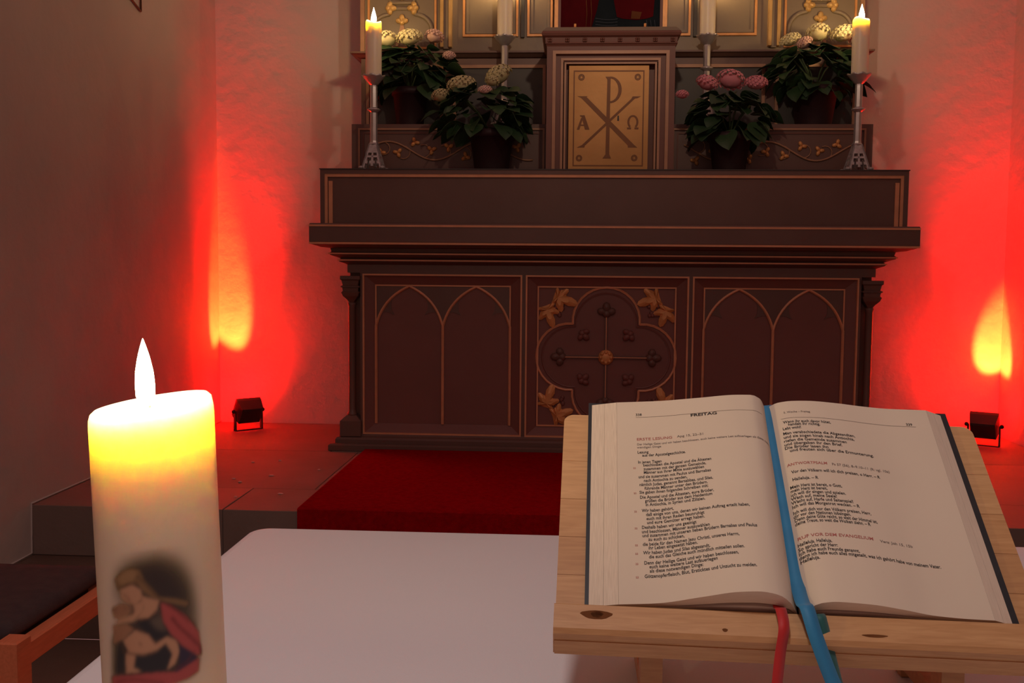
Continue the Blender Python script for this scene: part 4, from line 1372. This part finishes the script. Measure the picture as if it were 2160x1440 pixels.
# ribbons
def ribbon(name, pts, wdir, w, m, th=.0005):
    b = MB(); wd_ = Vector(wdir).normalized()
    pts = [Vector(p) for p in pts]
    # smooth the path
    dense = []
    for k in range(len(pts)-1):
        p0 = pts[max(k-1, 0)]; p1 = pts[k]; p2 = pts[k+1]; p3 = pts[min(k+2, len(pts)-1)]
        for t in np.linspace(0, 1, 7)[:-1]:
            dense.append(.5*((2*p1)+(p2-p0)*t+(2*p0-5*p1+4*p2-p3)*t*t+(3*p1-p0-3*p2+p3)*t**3))
    dense.append(pts[-1])
    rows = []
    for k, p in enumerate(dense):
        tg = (dense[min(k+1, len(dense)-1)]-dense[max(k-1, 0)]).normalized()
        sd = (wd_-tg*wd_.dot(tg)).normalized()
        nn = sd.cross(tg).normalized()*th
        rows.append([p-sd*w/2+nn, p+sd*w/2+nn, p+sd*w/2-nn, p-sd*w/2-nn, p-sd*w/2+nn])
    b.grid(rows)
    b.build(name, m, bo)
ribbon('blue_ribbon', [bk(.1788, .246, .006), bk(.1795, .235, .0085), bk(.180, .16, .0095), bk(.1805, .08, .0105), bk(.1800, .030, .012), bk(.1795, .004, .020),
                       bk(.1810, -.006, .026), (.198, .795, .822), (.2085, .789, .793), (.222, .785, .762), (.232, .784, .735)], (1, 0.15, .12), .0118, M_rblue)
ribbon('red_ribbon', [bk(.1600, .040, .014), bk(.1605, .004, .015), bk(.1610, -.004, .020), (.1735, .797, .826), (.1705, .794, .805), (.1675, .790, .778), (.165, .788, .745), (.164, .787, .724)], (1, 0.25, 0), .0090, M_rred)
ribbon('green_ribbon', [bk(.1900, .040, .004), bk(.1905, .004, .006), bk(.1925, -.006, .018), (.207, .806, .826), (.2125, .802, .803), (.217, .799, .785), (.222, .797, .768)], (1, 0.3, 0), .0085, M_rgreen)

# stand
su0, su1 = -.0245, .3800
stn = thing('book_stand', tuple((bk(.18, -.02, -.03).x, bk(.18, -.02, -.03).y, TZ)), 'pine wood lectern stand with ledge holding the open book', 'book stand')
cuts = [-.030, .036, .0775, .1215, .169, .2320]
pm = [M_pine, M_pine3, M_pine, M_pine2, M_pine2]
for k in range(5):
    b = MB()
    v0, v1 = cuts[k]+.0002, cuts[k+1]-.0002
    if k < 4:
        b.obox(bk((su0+su1)/2, (v0+v1)/2, -.0105), U, V, N, (su1-su0)/2, (v1-v0)/2, .0100)
    else:
        pts = []
        r = .010
        for (cu_, cv, a0) in ((su1-r, v1-r, 0), (su0+r, v1-r, math.pi/2)):
            for i in range(7):
                a = a0+math.pi/2*i/6
                pts.append((cu_+r*math.cos(a), cv+r*math.sin(a)))
        pts += [(su0, v0), (su1, v0)]
        n_ = len(pts)
        vs = [bk(u, v, -.0005) for u, v in pts]+[bk(u, v, -.0205) for u, v in pts]
        b.add(vs, [tuple(range(n_)), tuple(range(2*n_-1, n_-1, -1))]+[(i, n_+i, n_+(i+1) % n_, (i+1) % n_) for i in range(n_)])
    b.build('plank', pm[k], stn)
b = MB()
# ledge bar with softened edges
prof = [(-.003, -.020), (-.0015, .0110), (-.003, .0125), (-.0255, .0125), (-.0290, .0090), (-.0290, -.020)]
n_ = len(prof)
vs = [bk(su0-.001, v, h) for v, h in prof]+[bk(su1+.001, v, h) for v, h in prof]
b.add(vs, [tuple(range(n_)), tuple(range(2*n_-1, n_-1, -1))]+[(i, n_+i, n_+(i+1) % n_, (i+1) % n_) for i in range(n_)])
lg = b.build('ledge', M_pine, stn)
for (u, v, ru, rv) in ((.010, -.012, .013, .0042), (.0105, -.012, .005, .003), (.115, -.021, .0022, .0016), (.235, -.020, .010, .0014)):
    b = MB()
    pts = [(u+ru*math.cos(a)*(1+.15*math.sin(3*a)), v+rv*math.sin(a)) for a in np.linspace(0, 2*math.pi, 16)[:-1]]
    b.add([bk(x, y, .0127) for x, y in pts], [tuple(range(len(pts)))])
    b.build('knot', M_knot, lg, recalc=False)
for ux in (.060, .316):
    # front leg: upright strut below the board
    p = bk(ux, -.010, -.02)
    b = MB(); b.box(p.x-.0095, p.x+.0095, p.y+.020, p.y+.045, TZ+.0005, p.z+.022, .0015)
    b.build('leg', M_pine3, stn)
    q = bk(ux, .16, -.02)
    b = MB(); b.box(q.x-.0095, q.x+.0095, q.y-.004, q.y+.018, TZ+.0005, q.z-.012, .0015)
    b.build('leg', M_pine3, stn)
    b = MB(); b.box(p.x-.0085, p.x+.0085, p.y+.045, q.y-.004, TZ+.012, TZ+.028, .001)
    b.build('foot_rail', M_pine3, stn)

# ------------------------------------------------------------------ stool at the left
sx1 = -.947; sx0 = -1.45; sy0, sy1 = 1.612, 2.050
st = thing('upholstered_stool', ((sx0+sx1)/2, (sy0+sy1)/2, 0), 'beech stool, coloured as red-lit, with a dark brown padded seat by the left wall', 'stool')
for i, lx in enumerate((sx0, sx1-.040)):
    for j, ly in enumerate((sy0, sy1-.045)):
        b = MB(); b.box(lx, lx+.040, ly, ly+.045, .0005, .462, .003); b.build('leg', M_beech, st)
for (a, c, d, e) in ((sx0+.006, sx0+.034, sy0+.045, sy1-.045), (sx1-.034, sx1-.004, sy0+.045, sy1-.045), (sx0+.04, sx1-.04, sy0+.008, sy0+.036), (sx0+.04, sx1-.04, sy1-.036, sy1-.008)):
    b = MB(); b.box(a, c, d, e, .405, .446, .002); b.build('rail', M_beech, st)
b = MB()
ring_ = rrect(sx0+.036, sx1-.036, sy0+.038, sy1-.038, .02, 4)
rg = []
for o, z in ((0, .430), (.0, .447), (.018, .449), (.022, .456), (.020, .470), (.008, .478), (-.03, .482)):
    rr_ = rrect(sx0+.056-o, sx1-.056+o, sy0+.058-o, sy1-.058+o, .02, 4); rg.append([(x, y, z) for x, y in rr_])
n_ = len(rg[0])
b.add([p for r in rg for p in r], [(k*n_+i, k*n_+(i+1) % n_, (k+1)*n_+(i+1) % n_, (k+1)*n_+i) for k in range(len(rg)-1) for i in range(n_)]+[tuple(range(n_-1, -1, -1)), tuple(range((len(rg)-1)*n_, len(rg)*n_))], True)
b.build('cushion', M_cush, st)
